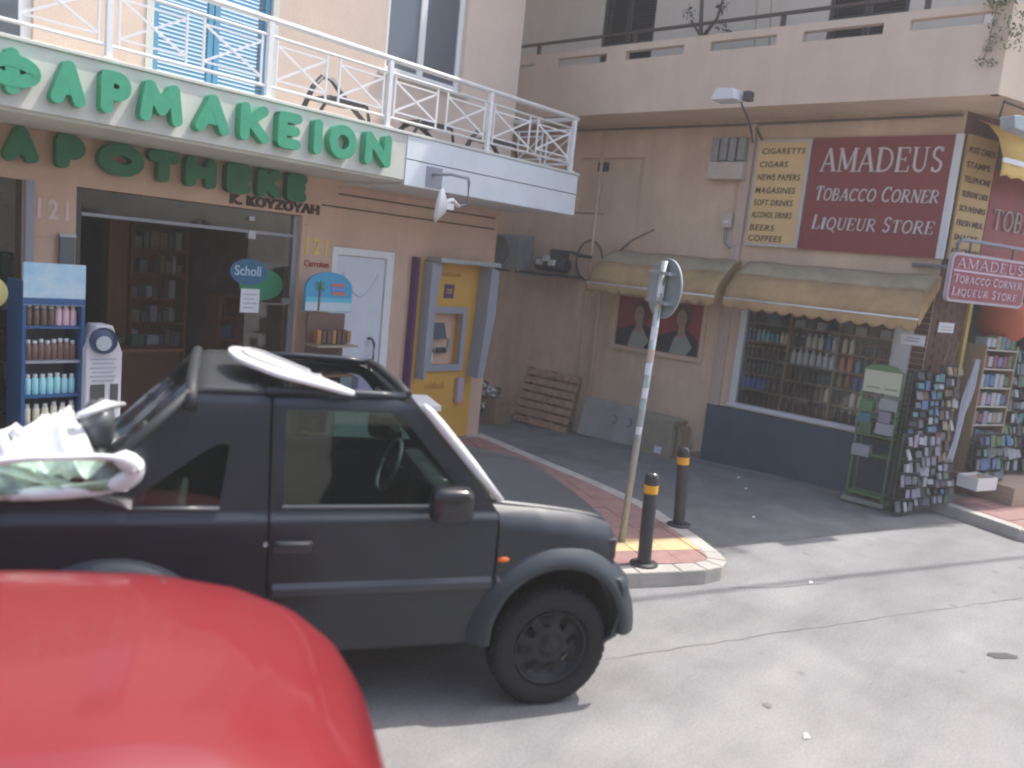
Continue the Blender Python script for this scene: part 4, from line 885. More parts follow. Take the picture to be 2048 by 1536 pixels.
# poster in a recessed case
po = thing('framed_poster', 'framed red poster of two dark haired figures under the left awning', 'poster', (XB, 6.5, 1.35))
MB().slab(lambda u, v, w: (XB - .05 + w, u, v), 5.72, 7.36, 1.30, 2.18, [(5.78, 7.24, 1.37, 2.12)], .045).build('frame', PINKB, po, world=True)
MB().box(XB - .02, XB - .006, 5.78, 7.24, 1.37, 2.12).build('sheet', M('poster_red', (.32, .045, .045), .5), po, world=True)
fp = fBm(XB - .022); SK = M('poster_skin', (.40, .25, .19), .6); HB = M('poster_dark', (.03, .025, .03), .6); PG = M('poster_grey', (.32, .34, .30), .6)
for k, (cy, top) in enumerate(((-6.83, 2.06), (-6.10, 2.08))):
    MB().prism([(cy - .40 + (0 if k == 0 else .0), 1.372), (cy - .40, 1.60), (cy - .14, 1.70), (cy + .1, 1.74), (cy + .30 - .02 * k, 1.6), (cy + .30 - .02 * k, 1.372)], .003, fBm(XB - .0215 - .004 * k)).build('printed_coat', HB, po, world=True)
    MB().prism([(cy + .13 * math.cos(R(a)), top - .17 + .20 * math.sin(R(a))) for a in range(0, 360, 20)], .002, fBm(XB - .030)).build('printed_hair', M('poster_hair', (.10, .05, .04), .6), po, world=True)
    MB().prism([(cy - .02 + .085 * math.cos(R(a)), top - .19 + .13 * math.sin(R(a))) for a in range(0, 360, 20)], .002, fBm(XB - .0335)).build('printed_face', SK, po, world=True)
    for ex in (-.055, .015): MB().prism([(cy + ex, top - .17), (cy + ex + .03, top - .172), (cy + ex + .03, top - .162), (cy + ex, top - .158)], .001, fBm(XB - .0360)).build('printed_eye', HB, po, world=True)
    MB().prism([(cy - .045, top - .262), (cy + .01, top - .262), (cy - .018, top - .250)], .001, fBm(XB - .0360)).build('printed_mouth', M('poster_lip', (.3, .06, .06), .6), po, world=True)
    MB().prism([(cy - .17, 1.375), (cy - .10, 1.62), (cy + .05, 1.70), (cy + .20, 1.50), (cy + .12, 1.375)], .002, fBm(XB - .0335)).build('printed_scarf', PG, po, world=True)
    MB().prism([(cy - .06, 1.60), (cy - .05, 1.80), (cy + .05, 1.80), (cy + .07, 1.62)], .002, fBm(XB - .0365)).build('printed_neck', SK, po, world=True)

# shelves and bottles behind the window
dsp = thing('bottle_shelving', 'brown shelving of three bays behind the shop window', 'shelving', (XB + .2, 4.15, .84))
MB().box(XB + .36, XB + .38, 3.1, 5.2, .80, 2.4).build('back_panel', M('shelf_back', (.09, .08, .07), .8), dsp, world=True)
MB().box(XB + .25, XB + 1.0, 2.95, 5.4, 2.42, 2.45).box(XB + .25, XB + 1.0, 2.95, 5.4, .76, .79).build('recess_lining', DARKG, dsp, world=True, kind='stuff')
for y in (5.185, 4.53, 3.88, 3.155): MB().box(XB + .05, XB + .355, y - .015, y + .015, .84, 2.32).build('divider', SHELFM, dsp, world=True)
bays = [(4.545, 5.17), (3.895, 4.515), (3.17, 3.865)]; bn = ('left', 'middle', 'right')
lev = [.845, 1.06, 1.28, 1.50, 1.73, 1.98]; ln = ('bottom', 'second lowest', 'third lowest', 'third highest', 'second highest', 'top')
for b, (y0, y1) in enumerate(bays):
    for k, z in enumerate(lev):
        if k: MB().box(XB + .06, XB + .354, y0 + .002, y1 - .002, z - .016, z).build('shelf', SHELFM, dsp, world=True)
tab = {  # bay, level -> list of (colour, cap, shape, count)
 (0, 5): [], (0, 4): [('blue', 'white', 'f', 2), ('sky', 'white', 'f', 3), ('teal', 'black', 'f', 2), ('cream', 'white', 'f', 2)], (0, 3): [('wine', 'gold', 'f', 8)], (0, 2): [('wine', 'red', 's', 4), ('dark', 'green', 's', 5)], (0, 1): [('blue', 'gold', 's', 5), ('wine', 'red', 's', 3)], (0, 0): [('wine', 'black', 'f', 7)],
 (1, 4): [('dark', 'white', 'f', 2), ('cream', 'white', 's', 3), ('blue', 'white', 's', 1), ('white', 'white', 's', 1)], (1, 3): [('white', 'white', 's', 7)], (1, 2): [('dark', 'black', 'f', 8)], (1, 1): [('wine', 'black', 'f', 5), ('brown', 'gold', 's', 2), ('cream', 'gold', 's', 1)], (1, 0): [('brown', 'black', 'f', 6)],
 (2, 4): [('cream', 'red', 's', 2), ('dark', 'gold', 'f', 5)], (2, 3): [('orange', 'black', 's', 2), ('teal', 'black', 's', 1), ('green', 'green', 's', 1), ('olive', 'gold', 's', 1), ('blue', 'black', 's', 1), ('cream', 'red', 's', 1)], (2, 2): [('amber', 'gold', 's', 2), ('blue', 'black', 's', 5)], (2, 1): [('dark', 'black', 'f', 2), ('cream', 'black', 's', 2), ('blue', 'black', 's', 3)], (2, 0): [('dark', 'white', 'f', 3), ('teal', 'white', 'f', 1), ('green', 'black', 'f', 3)],
}
for (b, k), rows in tab.items():
    n = sum(r[3] for r in rows); y0, y1 = bays[b]
    if not n: continue
    i = 0
    for (c, cp, shp, m) in rows:
        for j in range(m):
            y = y1 - .05 - (y1 - y0 - .10) * (i / max(1, n - 1)) ; i += 1; pos = ORD[i - 1]
            ht = 'short' if shp in 'f' else 'tall'
            lab = '%s %s bottle, %s, on the %s shelf of the %s bay' % (ht, {'wine': 'wine', 'sky': 'pale blue', 'dark': 'black'}.get(c, c), pos, ln[k], bn[b])
            put_bottle((XB + .12 + .03 * random.random(), y, lev[k] + .002), c, cp, shp, lab, 'bottles on the %s shelf of the %s bay' % (ln[k], bn[b]), sc=.79)
for b, n in ((1, 3), (2, 4)):
    for j in range(n):
        y0, y1 = bays[b]; bb = cube('carton', (XB + .15, y1 - .09 - j * .15, 1.982 + .05), (.12, .13, .10), GC[0] if (j + b) % 2 else GC[6], label='%s carton, %s, on the top shelf of the %s bay' % ('white' if not (j + b) % 2 else 'dark', ORD[j], bn[b]), cat='carton', group='cartons on the top shelf')

# small white signs on the corner
sA = thing('small_wall_sign', 'small white sign beside the foot of the right awning', 'sign', (XB, 2.9, 2.0))
MB().slab(fBm(XB - .32), -3.02, -2.76, 1.97, 2.09, [], .01).build('plate', PAPER, sA, world=True)
MB().tube([(XB - .32, 3.0, 2.05), (XB - .02, 3.0, 2.05)], .008, 6).build('arm', DGREY, sA, world=True)
for k in range(2): MB().slab(fBm(XB - .332), -2.98 + .02 * k, -2.82, 2.01 + .035 * k, 2.022 + .035 * k, [], .002).build('print_line', GREYP, sA, world=True)
sB = thing('small_wall_sign', 'small white sign fixed to the dark brown corner wall', 'sign', tuple(PB + U2 * .2 + Vector((0, 0, 2.2))))
MB().slab(fS(.01), .13, .42, 2.14, 2.26, [], .01).build('plate', PAPER, sB, world=True)
for k in range(2): MB().slab(fS(.022), .17, .38, 2.17 + .035 * k, 2.18 + .035 * k, [], .002).build('print_line', GREYP, sB, world=True)
# brick courses on the corner pilaster
bk = MB(); z = .2; j = 0
while z < 2.95:
    for i in range(3):
        a = .01 + i * .22 + (.11 if j % 2 else 0); b = min(a + .21, .655)
        if b - a > .04: bk.prism([(a, z), (b, z), (b, z + .06), (a, z + .06)], random.uniform(.006, .011), fS(.001))
    z += .07; j += 1
bk.build('brick_courses', BRICKB, tob, world=True, kind='stuff')
bk = MB(); z = .2; j = 0
while z < 2.72:
    a, b = 2.825, 2.975; bk.box(XB - .004 - random.uniform(.004, .009), XB - .001, a + .002, b, z, z + .06); z += .07
bk.build('brick_courses', BRICKB, tob, world=True, kind='stuff')

# ------------------------------------------------------------------ things in the alley
ac = thing('air_conditioner', 'grey air conditioner unit high on the alley wall behind the pharmacy corner', 'air conditioner', (XB, 9.2, 2.3))
MB().box(10.05, 10.40, 8.92, 9.75, 2.33, 2.90).build('case', M('ac_case', (.24, .26, .27), .6, var=.1), ac, world=True, bevel=.01)
MB().lathe([(0, 0), (.22, 0), (.24, -.012), (.24, .004)], 24, (10.045, 9.40, 2.62), 'x').build('fan_grille', DGREY, ac, world=True)
for k in range(5): MB().lathe([(.05 + .04 * k, -.016), (.055 + .04 * k, -.018)], 24, (10.045, 9.40, 2.62), 'x').build('grille_ring', STEEL, ac, world=True)
for y in (9.0, 9.6): MB().bar((10.1, y, 2.31), (XB, y, 2.31), .03).build('bracket', DGREY, ac, world=True)
cm = thing('compressor', 'dark compressor with pale caps on a wall shelf beside the hose loop', 'compressor', (XB, 8.4, 2.4))
MB().box(10.2, XB - .01, 8.0, 8.9, 2.30, 2.33).build('shelf', DGREY, cm, world=True)
MB().tube([(10.35, 8.75, 2.48), (10.35, 8.15, 2.48)], .11, 14).build('tank', M('tank_dark', (.05, .055, .06), .5), cm, world=True)
MB().box(10.25, 10.45, 8.2, 8.45, 2.55, 2.72).build('motor', DGREY, cm, world=True, bevel=.01)
for y, z in ((8.62, 2.50), (8.48, 2.56), (8.36, 2.50)): MB().box(10.18, 10.26, y - .05, y + .05, z - .04, z + .05).build('pale_cap', CAPW, cm, world=True)
MB().tube([(10.4, 8.15, 2.7), (10.4, 7.95, 2.66), (10.42, 7.75, 2.65)], .03, 8).build('nozzle', DGREY, cm, world=True)
ho = thing('hose_loop', 'thin dark hose hanging in a round loop on the alley wall', 'hose', (XB, 7.9, 2.3))
MB().tube([(XB - .03, 7.90 + .25 * math.cos(R(a)), 2.60 + .31 * math.sin(R(a))) for a in range(0, 361, 12)], .012, 6).build('loop', DGREY, ho, world=True)
MB().tube([(XB - .03, 9.4, 2.30), (XB - .05, 9.0, 2.24), (XB - .05, 8.7, 2.27), (XB - .05, 8.3, 2.26)], .012, 6).build('pale_tube', CAPW, ho, world=True)

pl = thing('wooden_pallet', 'weathered wooden pallet leaning upright against the alley wall', 'pallet', (10.32, 8.35, gz(10.3, 8.35)), 0)
ra = Matrix.Rotation(R(14), 4, 'Y')
def PLb(nm, x0, x1, y0, y1, z0, z1, m=WOOD): MB().box(x0, x1, y0, y1, z0, z1, ra).build(nm, m, pl)
for k in range(7):
    z = .02 + k * .135; dy = random.uniform(-.012, .012)
    PLb('slat', -.02, .0, -.56 + dy, .56 + dy, z, z + .10)
for y in (-.55, -.04, .45): PLb('stringer', .002, .10, y, y + .10, .01, .95, M('pallet_wood_shade', (.26, .16, .10), .9, var=.2, scale=8))
for k in range(3): PLb('back_slat', .102, .12, -.55, .55, .02 + k * .38, .12 + k * .38)
cb = thing('wrapped_carton', 'brown carton with crumpled plastic wrap beside the pallet', 'carton', (9.95, 9.15, gz(10, 9.15)), 5)
MB().box(-.22, .22, -.30, .30, 0, .42).build('carton', CARD, cb, bevel=.006)
rnd = random.Random(5)
PL_ = glass_mat('plastic_wrap', (.8, .82, .85), .35, .25)
def crumple(nm, c, r, seed, mat, sc=(1, 1, 1), parent=None, amp=.35, n=16, **kw):
    rr = random.Random(seed); ph = [rr.uniform(0, 6) for _ in range(8)]
    def fn(a, b):
        t = a * 2 * math.pi; p = b * math.pi
        k = 1 + amp * (math.sin(3 * t + ph[0] + 4 * p) * .4 + math.sin(5 * t + ph[1] - 3 * p) * .3 + math.sin(7 * p + ph[2] + 2 * t) * .3 + .3 * math.sin(11 * t + ph[3]) * math.sin(9 * p + ph[4]))
        return (c[0] + r * sc[0] * k * math.sin(p) * math.cos(t), c[1] + r * sc[1] * k * math.sin(p) * math.sin(t), c[2] + r * sc[2] * k * math.cos(p))
    return MB().grid(fn, n * 2, n).build(nm, mat, parent, merge=True, **kw)
crumple('plastic_wrap', (-.05, .12, .45), .25, 3, PL_, (.8, 1.1, .6), cb, .6)
crumple('plastic_wrap', (-.2, .1, .3), .18, 8, PL_, (.5, 1, 1.2), cb, .6)
MB().box(-.24, -.225, .34, .62, 0, .35).build('leaning_card', CARD, cb)
shb = thing('leaning_board', 'grey board with two round marks leaning on the alley wall', 'board', (10.42, 7.0, gz(10.4, 7.0)), 2)
MB().box(-.015, .015, -.66, .62, 0, .60, Matrix.Rotation(R(14), 4, 'Y')).build('board', M('grey_board', (.42, .40, .38), .75, var=.12, scale=3, dirt=.2), shb)
for y in (.02, -.25): MB().tube([(-.025 + .35 * .25 + .045 * math.sin(R(a)) * .25, y + .05 * math.cos(R(a)), .34 + .06 * math.sin(R(a))) for a in range(60, 320, 20)], .006, 5).build('round_mark', DGREY, shb)
cx_ = thing('cardboard_box', 'large plain cardboard box between the grey board and the blue panel', 'carton', (10.28, 6.06, gz(10.3, 6.06)), -4)
MB().box(-.16, .16, -.30, .32, 0, .56).build('carton', CARD2, cx_, bevel=.006)
cube('flap', (.0, -.31, .48), (.30, .012, .16), CARD, cx_, rot=(R(25), 0, 0)); cube('white_label', (-.163, -.10, .10), (.004, .12, .10), PAPER, cx_)
cube('carton_side', (.05, -.36, .24), (.24, .06, .46), CARD, cx_)

# ------------------------------------------------------------------ racks at the shop corner
PC = [M('card_' + n, c, .6, rgb2=tuple(max(.02, x * .25) for x in c), scale=26) for n, c in (('white', (.50, .52, .55)), ('lilac', (.38, .34, .44)), ('blue', (.12, .22, .45)), ('teal', (.10, .28, .30)), ('green', (.14, .22, .10)), ('red', (.30, .06, .09)), ('sand', (.42, .34, .22)), ('grey', (.20, .21, .24)), ('dark', (.05, .055, .07)), ('brown', (.20, .12, .07)))]
GRN = M('green_metal', (.10, .20, .08), .5)
st = thing('green_display_stand', 'green metal display stand with cream header and white packets beside the shop window', 'display stand', (10.22, 3.08, 0))
for y in (-.20, .22):
    for x in (-.12, .12): cube('upright', (x, y, .86), (.02, .02, 1.56), GRN, st)
MB().cbox((0, .01, .05), (.34, .50, .05)).build('base', M('grey_base', (.25, .26, .22), .7), st, bevel=.006)
for y in (-.2, .2): MB().lathe([(0, -.015), (.025, -.015), (.025, .015), (0, .015)], 12, (0, y, .025), 'y').build('castor', DGREY, st)
cube('header', (-.13, .01, 1.50), (.02, .42, .26), M('cream_card', (.52, .52, .38), .6), st)
MB().prism([(.21 * math.cos(R(a)), .08 * math.sin(R(a))) for a in range(0, 181, 15)], .02, lambda u, v, w: (-.14 + w, .01 + u, 1.63 + v)).build('header_arch', GRN, st)
for k in range(2): cube('print_line', (-.142, .0 + .1 * (-1) ** k, 1.43), (.004, .14, .012), GRN, st)
for z in (.14, .62, .86, 1.08): cube('shelf', (0, .01, z), (.26, .42, .015), GRN, st)
for (y, z, m) in ((-.10, 1.25, PC[0]), (.14, 1.20, GRN), (-.10, .96, PC[0]), (.12, .94, PC[4]), (.13, .66, PC[0]), (-.08, 1.10, PC[1]), (.14, 1.05, PC[3])): cube('packet', (-.09, y, z), (.12, .20 if m is PC[0] else .14, .13), m, st)
def card_rack(label, s0, s1, d, z0, z1, cols, rows, mats, dense=.9, body=None, fr=DGREY, cat='card rack'):
    c = PB + U2 * ((s0 + s1) / 2) + N2 * d; t = thing('card_rack', label, cat, (c.x, c.y, z0), -20, group='racks of cards and souvenirs at the shop corner'); w = s1 - s0
    for x in (-w / 2, w / 2): MB().tube([(x, .03, 0), (x, .03, z1 - z0)], .008, 6).build('upright', fr, t)
    cube('back_panel', (0, .05, (z1 - z0) / 2), (w, .01, z1 - z0), body or DARKG, t)
    for j in range(rows):
        z = (z1 - z0) * (j + .5) / rows; cube('wire_shelf', (0, 0, z - (z1 - z0) / rows * .45), (w, .08, .006), fr, t)
        for i in range(cols):
            if random.random() > dense: continue
            cube('card', (-w / 2 + w * (i + .5) / cols + random.uniform(-.01, .01), -.01 - random.uniform(0, .03), z), (w / cols * random.uniform(.6, .95), random.choice((.008, .012, .03)), (z1 - z0) / rows * random.uniform(.5, .98)), random.choice(mats), t, rot=(R(random.uniform(-20, -2)), R(random.uniform(-7, 7)), R(random.uniform(-14, 14))))
    return t
card_rack('narrow rack of lilac booklets beside the green stand', -.60, -.30, .36, .05, .98, 3, 6, PC[:2] + PC[7:8], .97)
card_rack('narrow rack topped by a pale blue card next to the brown wall', -.50, -.24, .28, .92, 1.70, 2, 7, PC[7:] + PC[3:5] + PC[2:3], .97)
card_rack('narrow bright blue and teal postcard rack in the middle of the corner racks', -.23, -.04, .30, .98, 1.68, 2, 7, PC[2:4] + PC[0:1] + PC[3:4], .97)
card_rack('low lilac and grey card rack under the bright blue postcard rack', -.28, .02, .34, .10, .96, 3, 7, PC[1:2] + PC[7:9] + PC[0:1], .95)
card_rack('tall brown and lilac postcard rack left of the hanging white bag', -.02, .26, .30, .62, 1.78, 3, 9, PC[0:2] + PC[5:] + PC[8:], .97)
card_rack('low rack of mixed cards near the white crate', .04, .40, .36, .14, .62, 4, 5, PC[:5] + PC[7:9], .95)
t = thing('book_shelf', 'shelf of boxed souvenirs and books just right of the yellow post', 'shelf unit', tuple(PB + U2 * 1.18 + N2 * .05 + Vector((0, 0, .35))), -20)
for k in range(7):
    cube('shelf', (0, 0, .22 + .235 * k), (.62, .3, .015), M('pale_shelf', (.42, .40, .36), .6), t)
    for j in range(6): cube('box', (-.26 + .10 * j, -.05, .24 + .235 * k + .07), (.085, .15, random.uniform(.10, .17)), random.choice(PC[:8] + PC[:2] + PC[:1]), t)
for x in (-.32, .32): cube('side_panel', (x, 0, .85), (.02, .3, 1.68), SHELFM, t)
card_rack('wide rack of grey and green souvenirs at the right edge', 1.55, 2.10, .10, .40, 2.0, 6, 10, PC[3:5] + PC[7:9] + PC[0:1], .95)
card_rack('rack of white and sand coloured cards at the far right edge', 2.15, 2.8, .15, .40, 2.02, 6, 9, PC[:2] + PC[6:9], .95)
card_rack('dark rack of small toys behind the white crate', .80, 1.45, .32, .36, .95, 6, 4, PC[2:5] + PC[7:9], .9)
hb = thing('hanging_plastic_bag', 'long pale plastic bag hanging at the yellow post', 'bag', tuple(PB + U2 * .45 + N2 * .30 + Vector((0, 0, .55))))
MB().grid(lambda a, b: fS(.30)(.50 - .20 * (1 - b) ** 1.5 - .0 + .11 * (a - .5) * (1.2 - .4 * b) , .62 + 1.25 * b, .03 * math.sin(a * 9 + b * 7) + .02), 10, 16).build('sheet', M('pale_plastic', (.42, .44, .50), .3), hb, world=True, solid=.006)
cr = thing('white_crate', 'open white crate standing on the step by the racks', 'crate', tuple(PB + U2 * .62 + N2 * .52 + Vector((0, 0, .352))), -20)
MB().slab(lambda u, v, w: (u, v, w), -.19, .19, -.13, .13, [(-.175, .175, -.115, .115)], .15).build('walls', CAPW, cr); cube('bottom', (0, 0, .01), (.36, .24, .015), CAPW, cr); cube('contents', (0, 0, .09), (.33, .21, .06), SHELFM, cr)
la = thing('red_lantern', 'large round dark orange lantern hanging in the shop entrance', 'lantern', tuple(PB + U2 * 1.42 + N2 * .0 + Vector((0, 0, 2.05))))
MB().lathe([(0.0, -.0)] + [(.30 * math.sin(R(a)) * (1 + .015 * ((a // 6) % 2)), .30 - .30 * math.cos(R(a))) for a in range(6, 180, 6)] + [(0, .6)], 28).build('shade', M('lantern_orange', (.40, .085, .035), .7), la)
MB().tube([(0, 0, .6), (0, 0, .93)], .006, 6).build('cord', DGREY, la)
for k, (s_, d_) in enumerate(((.16, .12), (.34, .10))):
    MB().tube([fS(d_)(s_ + .1, 2.05, 0), fS(d_)(s_ - .18 + .05 * k, 1.2, .05), fS(d_)(s_ - .28 + .2 * k, .8, .1)], .007, 6).build('string', M('cord_tan', (.25, .18, .10), .8), label=('slanting tan string on the brown corner wall', 'thin tan string hanging beside the small white sign')[k], cat='string')

# ------------------------------------------------------------------ plants on the balcony
def foliage(mb, c, r, n, rr, size=.05):
    for _ in range(n):
        d = Vector((rr.gauss(0, 1), rr.gauss(0, 1), rr.gauss(0, 1))).normalized() * rr.random() ** .5; p = Vector((c[0] + d.x * r[0], c[1] + d.y * r[1], c[2] + d.z * r[2]))
        a = Vector((rr.uniform(-1, 1), rr.uniform(-1, 1), rr.uniform(-1, 1))).normalized(); b = a.orthogonal().normalized(); s_ = size * rr.uniform(.6, 1.3)
        mb.add([p, p + a * s_ + b * s_ * .35, p + a * s_ * 2, p + a * s_ - b * s_ * .35], [(0, 1, 2, 3)])
rr = random.Random(11)
vi = thing('hanging_vine', 'leafy vine hanging over the pink balcony at the top right corner', 'plant', (9.72, 2.4, 5.0))
mb = MB(); foliage(mb, (9.72, 2.45, 5.65), (.10, .28, .22), 260, rr, .035); foliage(mb, (9.73, 2.30, 5.25), (.06, .16, .26), 130, rr, .03)
for (y, z) in ((2.50, 5.35), (2.49, 5.22), (2.52, 5.10), (2.55, 5.0), (2.46, 4.98)): foliage(mb, (9.75, y, z), (.03, .05, .06), 22, rr, .025)
mb.build('leaves', M('dry_leaf', (.11, .13, .055), .8, var=.35, scale=14), vi, world=True)
MB().tube([(9.78, 2.5, 5.6), (9.74, 2.50, 5.3), (9.76, 2.53, 5.0)], .006, 5).build('stem', SHELFM, vi, world=True)
sc2 = thing('balcony_shrub', 'bare spiky plant rising behind the balcony rail', 'plant', (10.2, 6.0, 4.8))
mb = MB(); mb.tube([(10.1, 6.05, 4.8), (10.05, 6.1, 5.7), (10.1, 6.2, 6.4)], [.04, .03, .02], 7); mb.tube([(10.05, 6.1, 5.6), (10.0, 5.85, 5.85), (10.0, 5.75, 6.3)], [.03, .02, .012], 6); mb.tube([(10.05, 6.08, 5.65), (10.1, 6.3, 5.9)], .015, 6)
mb.build('stem', M('plant_bark', (.10, .08, .06), .8), sc2, world=True); mb = MB()
for (y, z) in ((5.8, 6.0), (5.75, 5.75), (6.15, 6.3), (6.3, 5.95), (6.0, 5.6)): foliage(mb, (10.0, y, z), (.06, .10, .08), 26, rr, .045)
mb.build('leaves', M('shrub_leaf', (.045, .055, .03), .8, var=.3, scale=14), sc2, world=True)
cube('plant_pot', (10.1 - 10.2, .05, 0.07), (.28, .28, .26), M('terracotta', (.35, .14, .08), .8), sc2)
for k, y in enumerate((5.15, 5.35)): MB().tube([(10.3, y, 4.8), (10.2, y + .15, 6.9)], .009, 6).build('bamboo_cane', M('cane_tan', (.42, .32, .18), .8), label=('right', 'left')[k] + ' of two thin canes leaning on the wall behind the balcony', cat='cane', group='canes on the balcony')

# ------------------------------------------------------------------ street furniture
def bollard(loc, label, lean=0.0, h=.77):
    t = thing('bollard', label, 'bollard', loc, group='black bollards with a yellow band on the pavement'); t.rotation_euler = (R(lean), R(lean * .6), 0)
    MB().lathe([(0, 0), (.115, 0), (.115, .012), (.062, .02)], 20).build('base_plate', BLACKPL, t)
    MB().lathe([(.056, .012), (.056, h - .17)], 20).build('post', M('bollard_black', (.028, .029, .036), .35, var=.3, scale=9, spec=.6), t)
    MB().lathe([(.058, h - .17), (.058, h - .10)], 20).build('yellow_band', M('band_yellow', (.80, .38, .02), .4), t)
    MB().lathe([(.056, h - .10), (.059, h - .09), (.059, h - .03), (.045, h - .004), (0, h)], 20).build('cap', M('bollard_cap', (.03, .03, .035), .2, spec=.8), t)
    for k in range(2): MB().lathe([(.0592, h - .085 + .022 * k), (.0602, h - .078 + .022 * k), (.0592, h - .071 + .022 * k)], 20).build('ring', BLACKPL, t)
bollard((5.68, 3.345, .131), 'nearer bollard standing in sunlight at the kerb in front of the jeep', -1.5)
bollard((6.90, 3.74, .131), 'farther bollard standing in shade at the alley edge', -3)
# sign pole: round sign seen from behind
sp = thing('traffic_sign', 'round traffic sign seen from behind on a stickered grey pole', 'traffic sign', (5.99, 3.78, .13))
sp.rotation_euler = (R(2.4), R(-.6), 0)
MB().tube([(0, 0, 0), (0, 0, 2.46)], .030, 12).build('pole', STEEL, sp)
dz = Matrix.Rotation(R(-26), 4, 'Z')
def disc(nm, prof, mat, off): 
    mb = MB().lathe(prof, 32, (0, 0, 0), 'x'); mb.v = [tuple(Matrix.Translation((0, 0, 2.235)) @ dz @ Vector((x + off, y, z))) for x, y, z in mb.v]; return mb.build(nm, mat, sp)
disc('plate', [(0, 0), (.235, 0), (.25, -.012), (.25, .008), (.235, .004), (0, .004)], M('sign_back_grey', (.33, .37, .38), .55, metal=.3, var=.12), .036)
for z in (2.12, 2.36): MB().cbox((0, 0, z), (.09, .30, .025), Matrix.Rotation(R(-26), 4, 'Z')).build('clamp', STEEL, sp)
for z, h, m, a in ((2.19, .07, PAPER, 200), (2.06, .10, M('sticker_torn', (.5, .46, .40), .7), 215), (1.80, .11, PAPER, 215), (1.62, .10, M('sticker_peach', (.55, .42, .34), .6), 225), (1.50, .10, PAPER, 205), (1.40, .06, M('sticker_teal', (.35, .50, .48), .6), 230), (1.30, .09, PAPER, 220), (1.20, .07, M('sticker_teal', (.35, .50, .48), .6), 200), (.98, .07, PAPER, 215)):
    MB().lathe([(.0315, z), (.0315, z + h)], 8, (0, 0, 0), 'z', True, a - 55, a + 50).build('sticker', m, sp, solid=0)

# overhead cable whose shadow crosses the road
L0 = 9.0 / math.tan(R(SUN_EL)); dx, dy = math.cos(R(SUN_AZ)) * L0, math.sin(R(SUN_AZ)) * L0
a = Vector((5.3 + dx, 3.12 + dy, 9.0)); b = Vector((9.72 + dx, 1.33 + dy, 9.0)); d = (b - a).normalized()
MB().tube([a - d * 8 + Vector((0, 0, .12)), a - d * 3, a + d * 2 - Vector((0, 0, .04)), a + d * 8, a + d * 18 + Vector((0, 0, .2))], .028, 8).build('overhead_cable', BLACKPL, label='thick black cable strung high over the road', cat='cable')

# litter
rr = random.Random(3)
for k, (x, y, z, s_, w) in enumerate(((9.9, 4.6, 0, .05, 'beside the blue panel, nearest the farther bollard'), (9.4, 4.25, 0, .045, 'in the alley, right of the farther bollard'), (8.3, 3.62, 0, .04, 'in the middle of the alley shade'), (6.85, 6.35, .133, .06, 'on the red paving behind the jeep bonnet'), (6.9, 2.42, 0, .035, 'just right of the pavement tip'), (4.45, 1.45, 0, .035, 'on the open road, lower right'))):
    mb = MB(); v = [(x + rr.uniform(-1, 1) * s_, y + rr.uniform(-1, 1) * s_, z + gz(x, y) + .004 + rr.uniform(0, .012)) for _ in range(5)]; mb.add([(x - s_, y, z + gz(x, y) + .008), (x, y - s_ * .6, z + gz(x, y) + .012), (x + s_, y + .01, z + gz(x, y) + .007), (x + .01, y + s_ * .5, z + gz(x, y) + .016)], [(0, 1, 2, 3)])
    mb.build('paper_scrap', PAPER, label='scrap of white paper ' + w, cat='litter', group='scraps of paper on the ground')

# ------------------------------------------------------------------ black open jeep
def yside(s, z):
    y = .785
    if z < .62: y -= (.62 - z) * .12
    if z > 1.085:
        t = min(1, (z - 1.085) / .06); y -= .034 * t * t * (3 - 2 * t)
    if z > 1.17: y -= (z - 1.17) * .165
    if z > 1.64: y -= (z - 1.64) ** 2 * 6
    return y
def yfend(s, z):
    zt = 1.155 - .10 * max(0, min(1, (s - 1.43) / .72)) ** 1.4; y = .785
    if z < .62: y -= (.62 - z) * .12
    t = max(0, (z - (zt - .15)) / .15); y -= .085 * t ** 2.2
    u = max(0, (s - 1.85) / .33); y -= .045 * u * u
    return y
def panel(name, outline, holes, yf, side, mat, parent, off, cuts_z=(), cuts_s=(), th=.025, **kw):
    bm = bmesh.new(); ed = []
    for ring in [outline] + holes:
        vs = [bm.verts.new((p[0], 0, p[1])) for p in ring]
        for i in range(len(vs)): ed.append(bm.edges.new((vs[i], vs[(i + 1) % len(vs)])))
    bmesh.ops.triangle_fill(bm, use_beauty=True, use_dissolve=False, edges=ed)
    for z in cuts_z: bmesh.ops.bisect_plane(bm, geom=bm.verts[:] + bm.edges[:] + bm.faces[:], plane_co=(0, 0, z), plane_no=(0, 0, 1))
    for x in cuts_s: bmesh.ops.bisect_plane(bm, geom=bm.verts[:] + bm.edges[:] + bm.faces[:], plane_co=(x, 0, 0), plane_no=(1, 0, 0))
    for v in bm.verts: v.co.y = side * yf(v.co.x, v.co.z); v.co.x -= off
    bm.normal_update()
    fl = [fc for fc in bm.faces if fc.normal.y * side < 0]
    if fl: bmesh.ops.reverse_faces(bm, faces=fl)
    me = D.meshes.new(name); bm.to_mesh(me); bm.free(); me.polygons.foreach_set('use_smooth', [True] * len(me.polygons)); me.materials.append(mat)
    o = D.objects.new(name, me); COL.objects.link(o); o.parent = parent
    md = o.modifiers.new('thick', 'SOLIDIFY'); md.thickness = th; md.offset = -1
    md = o.modifiers.new('edges', 'EDGE_SPLIT'); md.split_angle = R(40)
    return tag(o, **kw)
